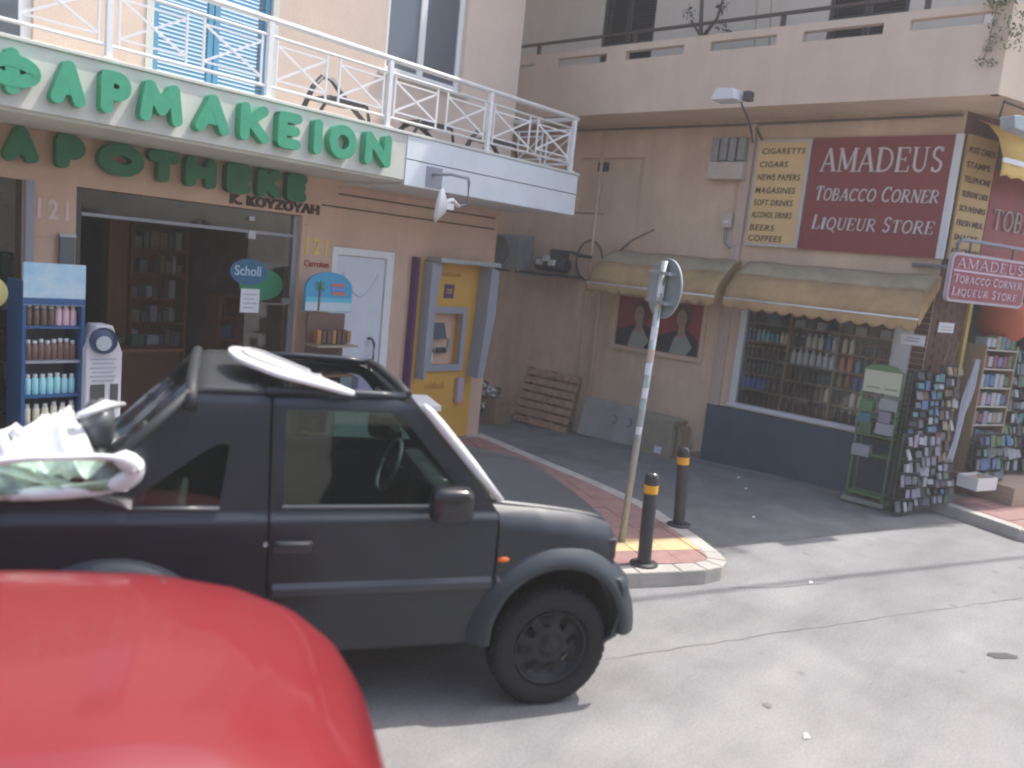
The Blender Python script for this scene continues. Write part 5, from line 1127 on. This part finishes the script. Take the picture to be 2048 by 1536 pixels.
def rnd_poly(pts, r, n=4):
    out = []
    for i, p in enumerate(pts):
        a, b, c = Vector(pts[i - 1]), Vector(p), Vector(pts[(i + 1) % len(pts)]); k = min(r, (a - b).length * .45, (c - b).length * .45)
        p0 = b + (a - b).normalized() * k; p1 = b + (c - b).normalized() * k
        for j in range(n + 1):
            t = j / n; out.append(tuple(p0 * (1 - t) ** 2 + b * 2 * t * (1 - t) + p1 * t * t))
    return out
def arcpts(cx, cz, r, a0, a1, n=14): return [(cx + r * math.cos(R(a0 + (a1 - a0) * i / n)), cz + r * math.sin(R(a0 + (a1 - a0) * i / n))) for i in range(n + 1)]
OFF = .7
jl = US * OFF + NS * 4.765
jp = thing('off_road_car', 'matte black open top off road car parked at the kerb', 'car', (jl.x, jl.y, 0), -28.8)
def jb(mb, name, mat, parent=None, **kw):
    mb.v = [(x - OFF, y, z) for x, y, z in mb.v]; return mb.build(name, mat, parent or jp, **kw)
CZ = (.45, .55, .62, .70, .80, .92, 1.00, 1.04, 1.085, 1.095, 1.105, 1.115, 1.125, 1.135, 1.147, 1.3, 1.45, 1.58, 1.64, 1.67, 1.70)
WX, RX, WZ = 1.845, -.405, .335
for side in (-1, 1):
    door_o = rnd_poly([(.298, .40), (1.455, .40), (1.455, 1.13), (1.405, 1.20), (.975, 1.66), (.90, 1.695), (.275, 1.695)], .03)
    door_h = rnd_poly([(.345, 1.165), (1.31, 1.165), (.925, 1.605), (.86, 1.632), (.335, 1.632)], .035)[::-1]
    d = panel('door', door_o, [door_h], yside, side, BLACKP, jp, OFF, CZ, (.5, .8, 1.1, 1.3))
    panel('side_window', rnd_poly([(.338, 1.158), (1.325, 1.158), (.93, 1.61), (.86, 1.64), (.328, 1.64)], .03), [], lambda s, z: yside(s, z) - .012, side, GLASSD, d, OFF, CZ, (), .004)
    jb(MB().grid(lambda a, b: (.34 + a * .86, side * (yside(0, 1.165) + .004 + .006 * math.sin(b * math.pi)), 1.150 + b * .020), 6, 4), 'window_seal', M('seal_rubber', (.10, .105, .11), .28, spec=.8), d)
    hx = .40
    jb(MB().box(hx - .09, hx + .09, side * .777, side * .790, .935, 1.0), 'handle_recess', DGREY, d, bevel=.01)
    jb(MB().tube([(hx - .085, side * .792, .985), (hx - .06, side * .812, .988), (hx + .06, side * .812, .988), (hx + .085, side * .792, .985)], .013, 8), 'door_handle', BLACKPL, d)
    jb(MB().lathe([(0, 0), (.012, 0), (.012, -.004)], 12, (hx - .13, side * .792, .985), 'y'), 'lock', STEEL, d)
    # moulding strip
    for (a, b, nm, par) in ((.31, 1.445, 'side_moulding', d), (1.47, 1.50, 'side_moulding', jp)):
        if b - a < .1: b = a + .05
        jb(MB().prism([(.775, .790), (.806, .755), (.808, .72), (.775, .705)], b - a, lambda u, v, w: (a + w, side * u, v)), nm, M('moulding_grey', (.035, .04, .05), .35, spec=.6), par, bevel=.004)
    panel('door_pillar', [(.235, .43), (.333, .43), (.325, 1.68), (.235, 1.68)], [], lambda s, z: yside(s, z) - .034, side, DARKG, jp, OFF, CZ, (), .01)
    panel('hinge_pillar', [(1.42, .43), (1.50, .43), (1.50, 1.12), (1.42, 1.12)], [], lambda s, z: yside(s, z) - .04, side, DARKG, jp, OFF, CZ, (), .01)
    # mirror
    mr = jb(MB().grid(lambda a, b: (1.145 + .115 * math.copysign(abs(math.cos(2 * math.pi * a)) ** .5, math.cos(2 * math.pi * a)) * math.sin(math.pi * b) ** .35, side * (.93 - .07 * math.cos(math.pi * b)), 1.225 + .095 * math.copysign(abs(math.sin(2 * math.pi * a)) ** .5, math.sin(2 * math.pi * a)) * math.sin(math.pi * b) ** .35), 24, 10), 'mirror', M('mirror_black', (.014, .015, .018), .22, spec=.6), d, merge=True)
    jb(MB().bar((1.22, side * .76, 1.185), (1.19, side * .88, 1.20), .05, .06), 'mirror_arm', BLACKPL, mr)
    # fender
    f_o = [(1.468, .40)] + [(1.475, .44)] + arcpts(WX, .43, .395, 178, 12, 18) + [(2.20, .62), (2.195, .86), (2.175, 1.02), (2.13, 1.058), (1.95, 1.10), (1.70, 1.132), (1.50, 1.150), (1.42, 1.157), (1.455, 1.12)]
    f_o = [(1.468, .42)] + [p for p in arcpts(WX, .43, .395, 200, 10, 20) if p[0] > 1.469] + [(2.20, .62), (2.195, .86), (2.175, 1.02), (2.13, 1.058), (1.95, 1.10), (1.70, 1.132), (1.50, 1.150), (1.43, 1.157), (1.468, 1.12)]
    fe = panel('front_wing', f_o, [], yfend, side, BLACKP, jp, OFF, (.55, .62, .75, .86, .92, .96, .99, 1.02, 1.05, 1.075, 1.10, 1.12, 1.14), (1.6, 1.75, 1.9, 2.0, 2.08, 2.14))
    jb(MB().grid(lambda a, b: (1.505 + .036 * math.cos(2 * math.pi * a) * math.sin(math.pi * b / 2 + .01), side * (.786 + .014 * math.cos(math.pi * b / 2)), .872 + .017 * math.sin(2 * math.pi * a) * math.sin(math.pi * b / 2 + .01)), 16, 4), 'indicator', M('orange_lens', (.75, .16, .03), .2), fe)
    # rear quarter
    q_o = [(-.95, .52)] + arcpts(RX, .43, .395, 168, 12, 16) + [(.05, .40), (.288, .40), (.262, 1.70), (.20, 1.735), (.02, 1.735), (-.06, 1.70), (-.33, 1.43), (-.48, 1.27), (-.56, 1.20), (-.95, 1.19)]
    q_h = rnd_poly([(-.335, 1.165), (.05, 1.165), (.085, 1.455), (.045, 1.462), (-.02, 1.43), (-.30, 1.22)], .03)[::-1]
    qp = panel('rear_quarter', q_o, [q_h], yside, side, BLACKP, jp, OFF, CZ, (-.8, -.5, -.2, .0, .15))
    panel('quarter_window', rnd_poly([(-.345, 1.155), (.06, 1.155), (.095, 1.465), (.04, 1.475), (-.03, 1.44), (-.31, 1.23)], .03), [], lambda s, z: yside(s, z) - .014, side, GLASSD, qp, OFF, CZ, (), .004)
    jb(MB().tube([(-.33, side * .765, 1.158), (.05, side * .765, 1.158)], .010, 8), 'window_seal', M('seal_rubber'), qp)
    # flares
    for cx in (WX, RX):
        pr = [(.505, .774), (.495, .785), (.46, .818), (.425, .840), (.40, .842), (.386, .828), (.385, .70)]
        mb = MB(); n = 26; a0, a1 = (-2, 184) if cx == WX else (-14, 194)
        mb.lathe([(r, side * y) for r, y in pr], n, (cx, 0, .435), 'y', True, a0, a1); jb(mb, 'wheel_arch_flare', M('flare_plastic', (.028, .038, .048), .48, spec=.45), jp)
        jb(MB().lathe([(.39, side * .70), (.39, side * .40), (.0, side * .40)], 24, (cx, 0, .435), 'y', True, -20, 200), 'wheel_well', DARKG, jp)
        w = jb(MB().lathe([(.215, .70), (.225, .775), (.245, .795), (.30, .80), (.325, .79), (.337, .77), (.340, .72), (.337, .66), (.30, .62), (.22, .62)], 40, (cx, 0, 0), 'y'), 'wheel', RUB, jp)
        w.data.transform(Matrix.Diagonal((1, side, 1, 1))) ; w.data.transform(Matrix.Translation((0, 0, WZ)))
        # tread blocks
        tb = MB()
        for k in range(44):
            t = 2 * math.pi * k / 44
            for yy in (.655, .70, .745): tb.cbox((cx + .341 * math.cos(t + (yy - .7) * .9), side * yy, WZ + .341 * math.sin(t + (yy - .7) * .9)), (.012, .036, .030), Matrix.Rotation(-t, 4, 'Y'))
        tb.v = [(x - OFF, y, z) for x, y, z in tb.v]; tb.build('tread_blocks', RUB, w, kind='stuff')
        rim = MB(); N_ = 40; prf = [(.218, .775), (.205, .765), (.20, .73), (.16, .715), (.115, .742), (.08, .745), (.06, .735), (.045, .765), (.0, .77)]
        base = 0; cols = N_
        vs_ = []; fs_ = []
        for (r, h) in prf:
            for j in range(N_): t = 2 * math.pi * j / N_; vs_.append((cx + r * math.cos(t), side * h, WZ + r * math.sin(t)))
        for i in range(len(prf) - 1):
            for j in range(N_):
                if i == 3 and j % 5 in (0, 1): continue
                fs_.append([i * N_ + j, i * N_ + (j + 1) % N_, (i + 1) * N_ + (j + 1) % N_, (i + 1) * N_ + j])
        rim.add(vs_, fs_, True); jb(rim, 'rim', M('black_steel', (.014, .015, .017), .45, spec=.4), w, solid=.005)
        jb(MB().lathe([(.19, side * .66), (.0, side * .66)], 20, (cx, 0, WZ), 'y'), 'brake_drum', M('pale_drum_grey', (.30, .29, .27), .7), w)  # pale grey inner stands for lit ground seen through the slots
# bonnet and cowl
def hz(s): t = (s - 1.43) / .74; return 1.168 - .085 * t - .03 * t ** 4
jb(MB().grid(lambda a, b: (1.43 + .74 * a, (b * 2 - 1) * (.698 - .02 * a), hz(1.43 + .74 * a) + .028 * (1 - abs(b * 2 - 1) ** 3) - (.05 * max(0, (a - .93) / .07) ** 2)), 24, 24), 'bonnet', BLACKP, jp, solid=.02)
jb(MB().box(2.12, 2.165, -.70, .70, .76, 1.03), 'front_panel', BLACKP, jp, bevel=.02)
for k in range(5): jb(MB().box(2.166, 2.176, -.26 + .105 * k, -.20 + .105 * k, .82, .98), 'grille_slot', DARKG, jp)
for side in (-1, 1):
    jb(MB().lathe([(.0, 2.185), (.06, 2.182), (.09, 2.17), (.10, 2.16)], 24, (0, side * .50, .90), 'x'), 'headlight', M('lamp_lens', (.6, .62, .62), .08, spec=.9), jp)
    jb(MB().box(2.10, 2.2, side * .70 - .045, side * .70 + .045, .84, .96), 'corner_lamp', BLACKPL, jp, bevel=.01)
# front bumper
pth = [(2.225, -.835), (2.27, -.815), (2.315, -.74), (2.335, -.60), (2.35, 0), (2.335, .60), (2.315, .74), (2.27, .815), (2.225, .835)]
pz = [(.355, -.09), (.40, -.035), (.50, -.012), (.62, .0), (.70, -.006), (.745, -.03), (.76, -.09)]
def bump(a, b):
    x = a * (len(pth) - 1); i = min(len(pth) - 2, int(x)); r = x - i; p = Vector(pth[i]).lerp(Vector(pth[i + 1]), r)
    y = b * (len(pz) - 1); j = min(len(pz) - 2, int(y)); q = y - j; z = pz[j][0] + (pz[j + 1][0] - pz[j][0]) * q; o = pz[j][1] + (pz[j + 1][1] - pz[j][1]) * q
    return (p.x + o, p.y * (1 + o * .4), z)
jb(MB().grid(bump, 32, 18), 'front_bumper', M('flare_plastic'), jp, solid=.02)
jb(MB().box(-.99, -.93, -.76, .76, .42, .62), 'rear_bumper', M('flare_plastic'), jp, bevel=.02)
jb(MB().box(-.955, -.93, -.74, .74, .60, 1.18), 'tailgate', BLACKP, jp, bevel=.01)
sw = jb(MB().lathe([(.2, .0), (.29, .02), (.33, .06), (.335, .14), (.30, .19), (.2, .2), (.0, .17)], 30, (-1.16, .1, .92), 'x'), 'spare_wheel', RUB, jp)
for side in (-1, 1): jb(MB().box(-.975, -.93, side * .66 - .05, side * .66 + .05, .72, .92), 'tail_light', M('red_lens', (.4, .02, .02), .2), jp)
# windscreen frame and glass
def ws(v, u): p = Vector((1.435, 0, 1.175)).lerp(Vector((.955, 0, 1.705)), v); return (p.x, u * (.705 - .075 * v), p.z)
nrm = Vector((.53, 0, .48)).normalized()
def wsf(u, v, w): p = Vector(ws(v, u)) + nrm * w; return tuple(p)
wfm = jb(MB().slab(lambda u, v, w: wsf(u, v, .012 - w), -1, 1, 0, 1.0, [(-.90, .90, .09, .90)], .045), 'windscreen_frame', M('frame_paint', (.045, .05, .055), .22, spec=.8, coat=.6), jp, bevel=.006)
jb(MB().add([wsf(-.91, .08, 0), wsf(.91, .08, 0), wsf(.91, .91, 0), wsf(-.91, .91, 0)], [(0, 1, 2, 3)]), 'windscreen', GLASSD, wfm)
MBt = MB().tube([(1.475, -.735, 1.185), (1.30, -.712, 1.378), (1.12, -.690, 1.575), (1.055, -.682, 1.645), (1.02, -.678, 1.68)], [.018, .028, .028, .024, .010], 10)
jb(MBt, 'pillar_trim', M('glare_white', (.75, .75, .76), .25, spec=.8), wfm)  # white colour stands for sun glare along the windscreen pillar
jb(MB().grid(lambda a, b: (1.40 + .075 * a, (b * 2 - 1) * .69, 1.172 + .01 * math.sin(a * 3)), 4, 6), 'cowl', BLACKPL, jp, solid=.01)
for y0 in (-.45, .15): jb(MB().bar((1.455, y0, 1.195), wsf((y0 + .38) / .7, .10, .02), .014), 'wiper', BLACKPL, jp)
# roof: rear band, side rails, header, far rail
ROOF = M('roof_fabric_black', (.024, .026, .030), .6, var=.1, scale=8)
jb(MB().grid(lambda a, b: ((-.125 + .38 * a), (b * 2 - 1) * .655, 1.715 + .065 * (1 - abs(b * 2 - 1) ** 2.6) - .05 * max(0, (.25 - a) / .25) ** 2), 14, 24), 'roof_band', ROOF, jp, solid=.03)
hoop = [(-.10, .665 * math.copysign(min(1, abs(t) ** .35), t) if False else y, z) for t, y, z in [(0, y, z) for y, z in ((-.675, 1.62), (-.67, 1.68), (-.62, 1.715), (-.4, 1.75), (0, 1.77), (.4, 1.75), (.62, 1.715), (.67, 1.68), (.675, 1.62))]]
jb(MB().tube(hoop, .030, 10), 'roll_hoop', BLACKPL, jp)
for side in (-1, 1):
    jb(MB().tube([(.24, side * .655, 1.712), (.5, side * .648, 1.720), (.80, side * .640, 1.715), (.93, side * .615, 1.708)], .022, 8), 'roof_rail', BLACKP, jp)
    jb(MB().tube([(-.10, side * .66, 1.70), (-.34, side * .70, 1.45), (-.50, side * .73, 1.27), (-.60, side * .74, 1.20)], .026, 8), 'rear_strut', BLACKPL, jp)
jb(MB().tube([(.95, -.60, 1.712), (.96, -.3, 1.722), (.96, .3, 1.722), (.95, .60, 1.712)], .024, 8), 'header_rail', BLACKPL, jp)
# rear clear vinyl inside the hoop
VIN = glass_mat('clear_vinyl', (.62, .72, .66), .10, .12)
jb(MB().grid(lambda a, b: (-.12 - .46 * a, (b * 2 - 1) * (.63 + .08 * a), 1.72 - .50 * a + .02 * math.sin(b * 9)), 8, 10), 'rear_vinyl', VIN, jp)
# interior
INT = M('dark_trim', (.03, .03, .032), .8)
jb(MB().box(-.93, 2.1, -.70, .70, .36, .42), 'floor_pan', INT, jp); jb(MB().box(1.22, 1.42, -.69, .69, .75, 1.13), 'dashboard', INT, jp, bevel=.03)
jb(MB().box(1.43, 2.1, -.40, .40, .42, .98), 'engine_block', DARKG, jp)
def seat(y, s0=.42):
    s = jb(MB().box(s0, s0 + .48, y - .23, y + .23, .58, .74), 'seat', INT, jp, bevel=.04)
    jb(MB().box(-.06, .06, -.22, .22, 0, .58, Matrix.Translation((s0 - .02, y, .72)) @ Matrix.Rotation(R(-14), 4, 'Y')), 'backrest', INT, s, bevel=.04)
    jb(MB().box(-.04, .04, -.13, .13, 0, .18, Matrix.Translation((s0 - .18, y, 1.31)) @ Matrix.Rotation(R(-10), 4, 'Y')), 'headrest', M('beige_cover', (.34, .27, .2), .8), s, bevel=.03)
seat(-.34); seat(.34)
jb(MB().tube([(1.08 + .06 * math.sin(R(a)), .34 + .18 * math.cos(R(a)), 1.09 + .16 * math.sin(R(a))) for a in range(0, 361, 15)], .014, 8), 'steering_wheel', M('wheel_grey', (.12, .12, .12), .5), jp)
jb(MB().bar((1.25, .34, 1.0), (1.08, .34, 1.09), .05), 'steering_column', INT, jp)
jb(MB().box(-.58, -.12, -.55, .55, .60, .95), 'rear_bench', INT, jp, bevel=.03)
jb(MB().box(-.93, -.30, -.66, .66, 1.10, 1.13), 'parcel_cover', M('grey_cloth', (.20, .20, .20), .8), jp)
jb(MB().cbox((.92, .0, 1.60), (.03, .22, .06)), 'interior_mirror', DGREY, jp, bevel=.008)
# white roof panel
PW = M('glossy_white_plastic', (.82, .82, .82), .22, spec=.6, coat=.4)
rp = thing('roof_panel', 'glossy white rounded panel lying slanted on the roof of the black jeep', 'panel', tuple(US * .3 + NS * 4.5 + Vector((0, 0, 1.75))), -28.8)
pts = rnd_poly([(.375, -.435), (.30, -.455), (-.03, -.40), (-.20, -.24), (-.25, -.08), (-.22, .04), (-.10, .04), (.06, -.12), (.24, -.30)], .06, 5)
MB().prism(pts, .028, lambda u, v, w: (u, v, -.035 + w + (v + .45) * .08 + (.34 - u) * .20 - .05 * (.36 - u) ** 2)).build('shell', PW, rp, bevel=.010)
MB().tube([(x * .62 - .02, y * .62 - .03, .001 + (y * .62 - .03 + .45) * .08 + (.34 - (x * .62 - .02)) * .20 - .05 * (.36 - (x * .62 - .02)) ** 2) for x, y in pts], .006, 6).build('raised_edge', M('pale_groove', (.5, .5, .5), .5), rp)
# folded clear soft top at the back
fs_t = thing('folded_soft_top', 'crumpled white and clear plastic soft top folded over the back of the black jeep', 'soft top', tuple(US * -.62 + NS * 4.4 + Vector((0, 0, 1.19))), -28.8)
TW = M('white_vinyl', (.80, .81, .82), .16, spec=.7, coat=.5); TC = glass_mat('greenish_vinyl', (.45, .62, .50), .10, .3)
O = Vector((-.62, -.365, 1.19))   # author in jeep s, y, z; y=-.785 is the near side
def fb(mb, name, mat, parent=None, **kw): mb.v = [(x - O.x, y - O.y, z - O.z) for x, y, z in mb.v]; return mb.build(name, mat, parent or fs_t, **kw)
oval = [(-.66 + .34 * math.copysign(abs(math.cos(R(a))) ** .75, math.cos(R(a))), -.80 - .03 * math.sin(R(a)), 1.325 + (.03 * math.cos(R(a))) + .088 * math.copysign(abs(math.sin(R(a))) ** .8, math.sin(R(a)))) for a in range(0, 360, 12)]
fb(MB().tube(oval + oval[:2], [(.045 if i < 4 or i > 26 else .016 if i < 15 else .034) for i in range(len(oval) + 2)], 10), 'window_border', TW)
fb(MB().grid(lambda a, b: (-.66 + (a - .5) * .60, -.79 - .025 * math.sin(a * 9 + b * 4), 1.325 + (b - .5) * .16 + .03 * (a - .5)), 18, 8), 'vinyl_window', TC)
fb(MB().grid(lambda a, b: (-.95 + a * .62, -.80 + .66 * b, 1.37 - .10 * a + .07 * math.sin(a * 7 + b * 3) * b - .10 * (1 - b) * a + .02 * math.sin(b * 14)), 22, 16), 'draped_vinyl', glass_mat('milky_vinyl', (.70, .78, .74), .45, .15))
def lump(nm, c, r, sc, seed, mat=TW, amp=.13):
    rr = random.Random(seed); ph = [rr.uniform(0, 6) for _ in range(6)]
    def fn(a, b):
        t = a * 2 * math.pi; p = b * math.pi; k = 1 + amp * (math.sin(2 * t + ph[0] + 3 * p) * .5 + math.sin(3 * t + ph[1] - 2 * p) * .35 + math.sin(5 * p + ph[2] + t) * .3)
        return (c[0] + r * sc[0] * k * math.sin(p) * math.cos(t), c[1] + r * sc[1] * k * math.sin(p) * math.sin(t), c[2] + r * sc[2] * k * math.cos(p))
    fb(MB().grid(fn, 28, 16), nm, mat, merge=True)
def fold(s0, s1, y0, y1, zb, hgt, seed, nm='white_fold', mat=TW):
    rr = random.Random(seed); P = [(rr.uniform(.2, .8), rr.uniform(-.5, .5), rr.uniform(.12, .3), rr.uniform(.6, 1)) for _ in range(5)]
    def fn(a, b):
        z = 0
        for c, k, w, h in P:
            d = abs((a - c) + k * (b - .5)); z = max(z, h * max(0, 1 - d / w) ** .8)
        z *= math.sin(math.pi * min(1, max(0, b * 1.02))) ** .6 * math.sin(math.pi * min(1, max(0, a))) ** .35
        return (s0 + (s1 - s0) * a + .03 * math.sin(b * 9 + seed), y0 + (y1 - y0) * b + .04 * math.sin(a * 8 + seed), zb + hgt * z + .008 * math.sin(a * 31 + b * 17))
    fb(MB().grid(fn, 44, 30), nm, mat, solid=.004)
fold(-.93, -.50, -.66, -.22, 1.28, .30, 3); fold(-1.0, -.62, -.74, -.40, 1.26, .24, 8); fold(-.74, -.46, -.62, -.15, 1.27, .20, 14)
fb(MB().tube([(-.96, -.62, 1.24), (-.95, -.60, 1.36), (-.91, -.58, 1.455), (-.85, -.56, 1.47), (-.80, -.56, 1.42)], [.045, .04, .036, .036, .03], 10), 'white_fold', TW)
lump('grey_fold', (-.53, -.30, 1.45), .09, (.9, 1.2, 1.3), 31, M('grey_vinyl', (.10, .11, .12), .4))
fb(MB().tube([(-.60, -.5, 1.53), (-.50, -.35, 1.555), (-.43, -.2, 1.535)], [.015, .028, .012], 8), 'white_edge', TW)

# ------------------------------------------------------------------ red car in front
REDC = M('red_car_paint', (.20, .015, .02), .35, spec=.45, coat=.55)
ro = US * -1.6 + NS * 2.55
rc = thing('red_car', 'bright red car with a rounded bonnet in the near left foreground', 'car', (ro.x, ro.y, 0), -28.8)
def rb(mb, name, mat, parent=None, **kw): mb.v = [(x + 1.6, y, z) for x, y, z in mb.v]; return mb.build(name, mat, parent or rc, **kw)
def interp(tab, s):
    for (a, va), (b, vb) in zip(tab, tab[1:]):
        if s <= b: t = (s - a) / (b - a); t = t * t * (3 - 2 * t) if False else t; return va + (vb - va) * t
    return tab[-1][1]
HT = [(-3.6, .94), (-3.5, 1.08), (-3.0, 1.18), (-1.0, 1.245), (-.6, 1.24), (-.2, 1.215), (.10, 1.155), (.32, 1.07), (.48, .95), (.58, .80), (.63, .55)]
WT = [(-3.6, .72), (-3.4, .82), (-3.0, .88), (-.6, .90), (-.1, .89), (.15, .86), (.35, .80), (.50, .71), (.58, .63), (.63, .56)]
def body(a, b):
    s = -3.6 + 4.23 * (1 - (1 - a) ** 1.5); h = interp(HT, s); w = interp(WT, s)
    # section: from bottom left over the top to bottom right
    t = math.pi * b; cx = math.cos(t); sx = math.sin(t)
    y = -w * math.copysign(abs(cx) ** .42, cx); z = .24 + (h - .24) * sx ** .42
    return (s, y, z)
bd = rb(MB().grid(body, 60, 48), 'body', REDC, rc)
for bb in (.25, .75): rb(MB().tube([body(.30 + .5 * k / 24, bb) for k in range(25)], .004, 6), 'bonnet_seam', M('seam_dark_red', (.05, .006, .008), .5), rc)
rb(MB().grid(lambda a, b: (.625 + .012 * math.sin(math.pi * b), (a - .5) * 1.06, .25 + .3 * b), 8, 4), 'front_bumper', REDC, rc, solid=.01)
def cab(a, b):
    s = -3.3 + 2.35 * a; z0 = 1.21
    hh = .40 * min(1, math.sin(math.pi * min(1, max(0, a))) ** .55 * 1.06); t = math.pi * b
    y = -(.80 - .10 * (hh / .4)) * math.copysign(abs(math.cos(t)) ** .4, math.cos(t)); return (s, y, z0 + hh * math.sin(t) ** .4)
rb(MB().grid(cab, 30, 30), 'windows', M('car_window_dark', (.03, .035, .04), .05, spec=.8), rc)
rb(MB().grid(lambda a, b: (-2.85 + 1.2 * a, (b * 2 - 1) * .68, 1.632 - .03 * (b * 2 - 1) ** 2 - .02 * (2 * a - 1) ** 2), 10, 10), 'roof', REDC, rc, solid=.02)
for side in (-1, 1):
    rb(MB().grid(lambda a, b: (.60 - .05 * a - .06 * b, side * (.40 + .20 * a), .66 + .12 * b), 6, 6), 'headlight', M('lamp_lens'), rc, solid=.02)
    if side < 0: rb(MB().tube([(-.155, .52, 1.188), (-.13, .52, 1.184)], .007, 8), 'washer_nozzle', BLACKPL, rc)
    for cx in (-.35, -2.85):
        w = rb(MB().lathe([(.0, .80), (.18, .81), (.20, .855), (.27, .865), (.31, .845), (.315, .70), (.0, .68)], 32, (cx, 0, 0), 'y'), 'wheel', RUB, rc)
        w.data.transform(Matrix.Diagonal((1, side, 1, 1))); w.data.transform(Matrix.Translation((0, 0, .312)))
        rb(MB().lathe([(0, side * .862), (.06, side * .868), (.19, side * .86), (.195, side * .85)], 24, (cx, 0, .312), 'y'), 'rim', STEEL, w)
    rb(MB().box(-1.10, -.98, side * 1.0 - .09, side * 1.0 + .09, 1.24, 1.38), 'wing_mirror', REDC, rc, bevel=.03)

# ------------------------------------------------------------------ buildings across the street (behind the camera, seen only in reflections)
ob = thing('opposite_building', 'cream building with dark shop openings across the street from the pharmacy', 'building', tuple(NS * -6.5), -28.8)
MB().slab(lambda u, v, w: (u, -w, v), -16, 18, 0, 6.4, [(x, x + 2.6, .1, 2.8) for x in (-14, -10, -6, -2, 2, 6, 10, 14)] + [(x + .6, x + 1.7, 3.9, 5.4) for x in (-14, -10, -6, -2, 2, 6, 10, 14)], .3).build('wall', CREAM, ob)
MB().box(-16, 18, -5.0, -.32, 0, 6.3).build('inner_block', DARKG, ob)
MB().box(-16.2, 18.2, -5.2, .2, 6.4, 6.6).build('roof', FASC, ob)

# ------------------------------------------------------------------ added volume, a pale veil that lifts the dark tones
hm = D.materials.new('veil_volume'); hm.use_nodes = True; ht = hm.node_tree; ht.nodes.clear()
ho_ = ht.nodes.new('ShaderNodeOutputMaterial'); hv = ht.nodes.new('ShaderNodeVolumePrincipled')
hv.inputs['Color'].default_value = (.97, .95, .92, 1); hv.inputs['Density'].default_value = .0055; hv.inputs['Anisotropy'].default_value = .2
ht.links.new(hv.outputs[0], ho_.inputs['Volume'])
MB().box(-61, 61, -61, 61, -1.6, 14.9).build('tone_veil', hm, kind='stuff')
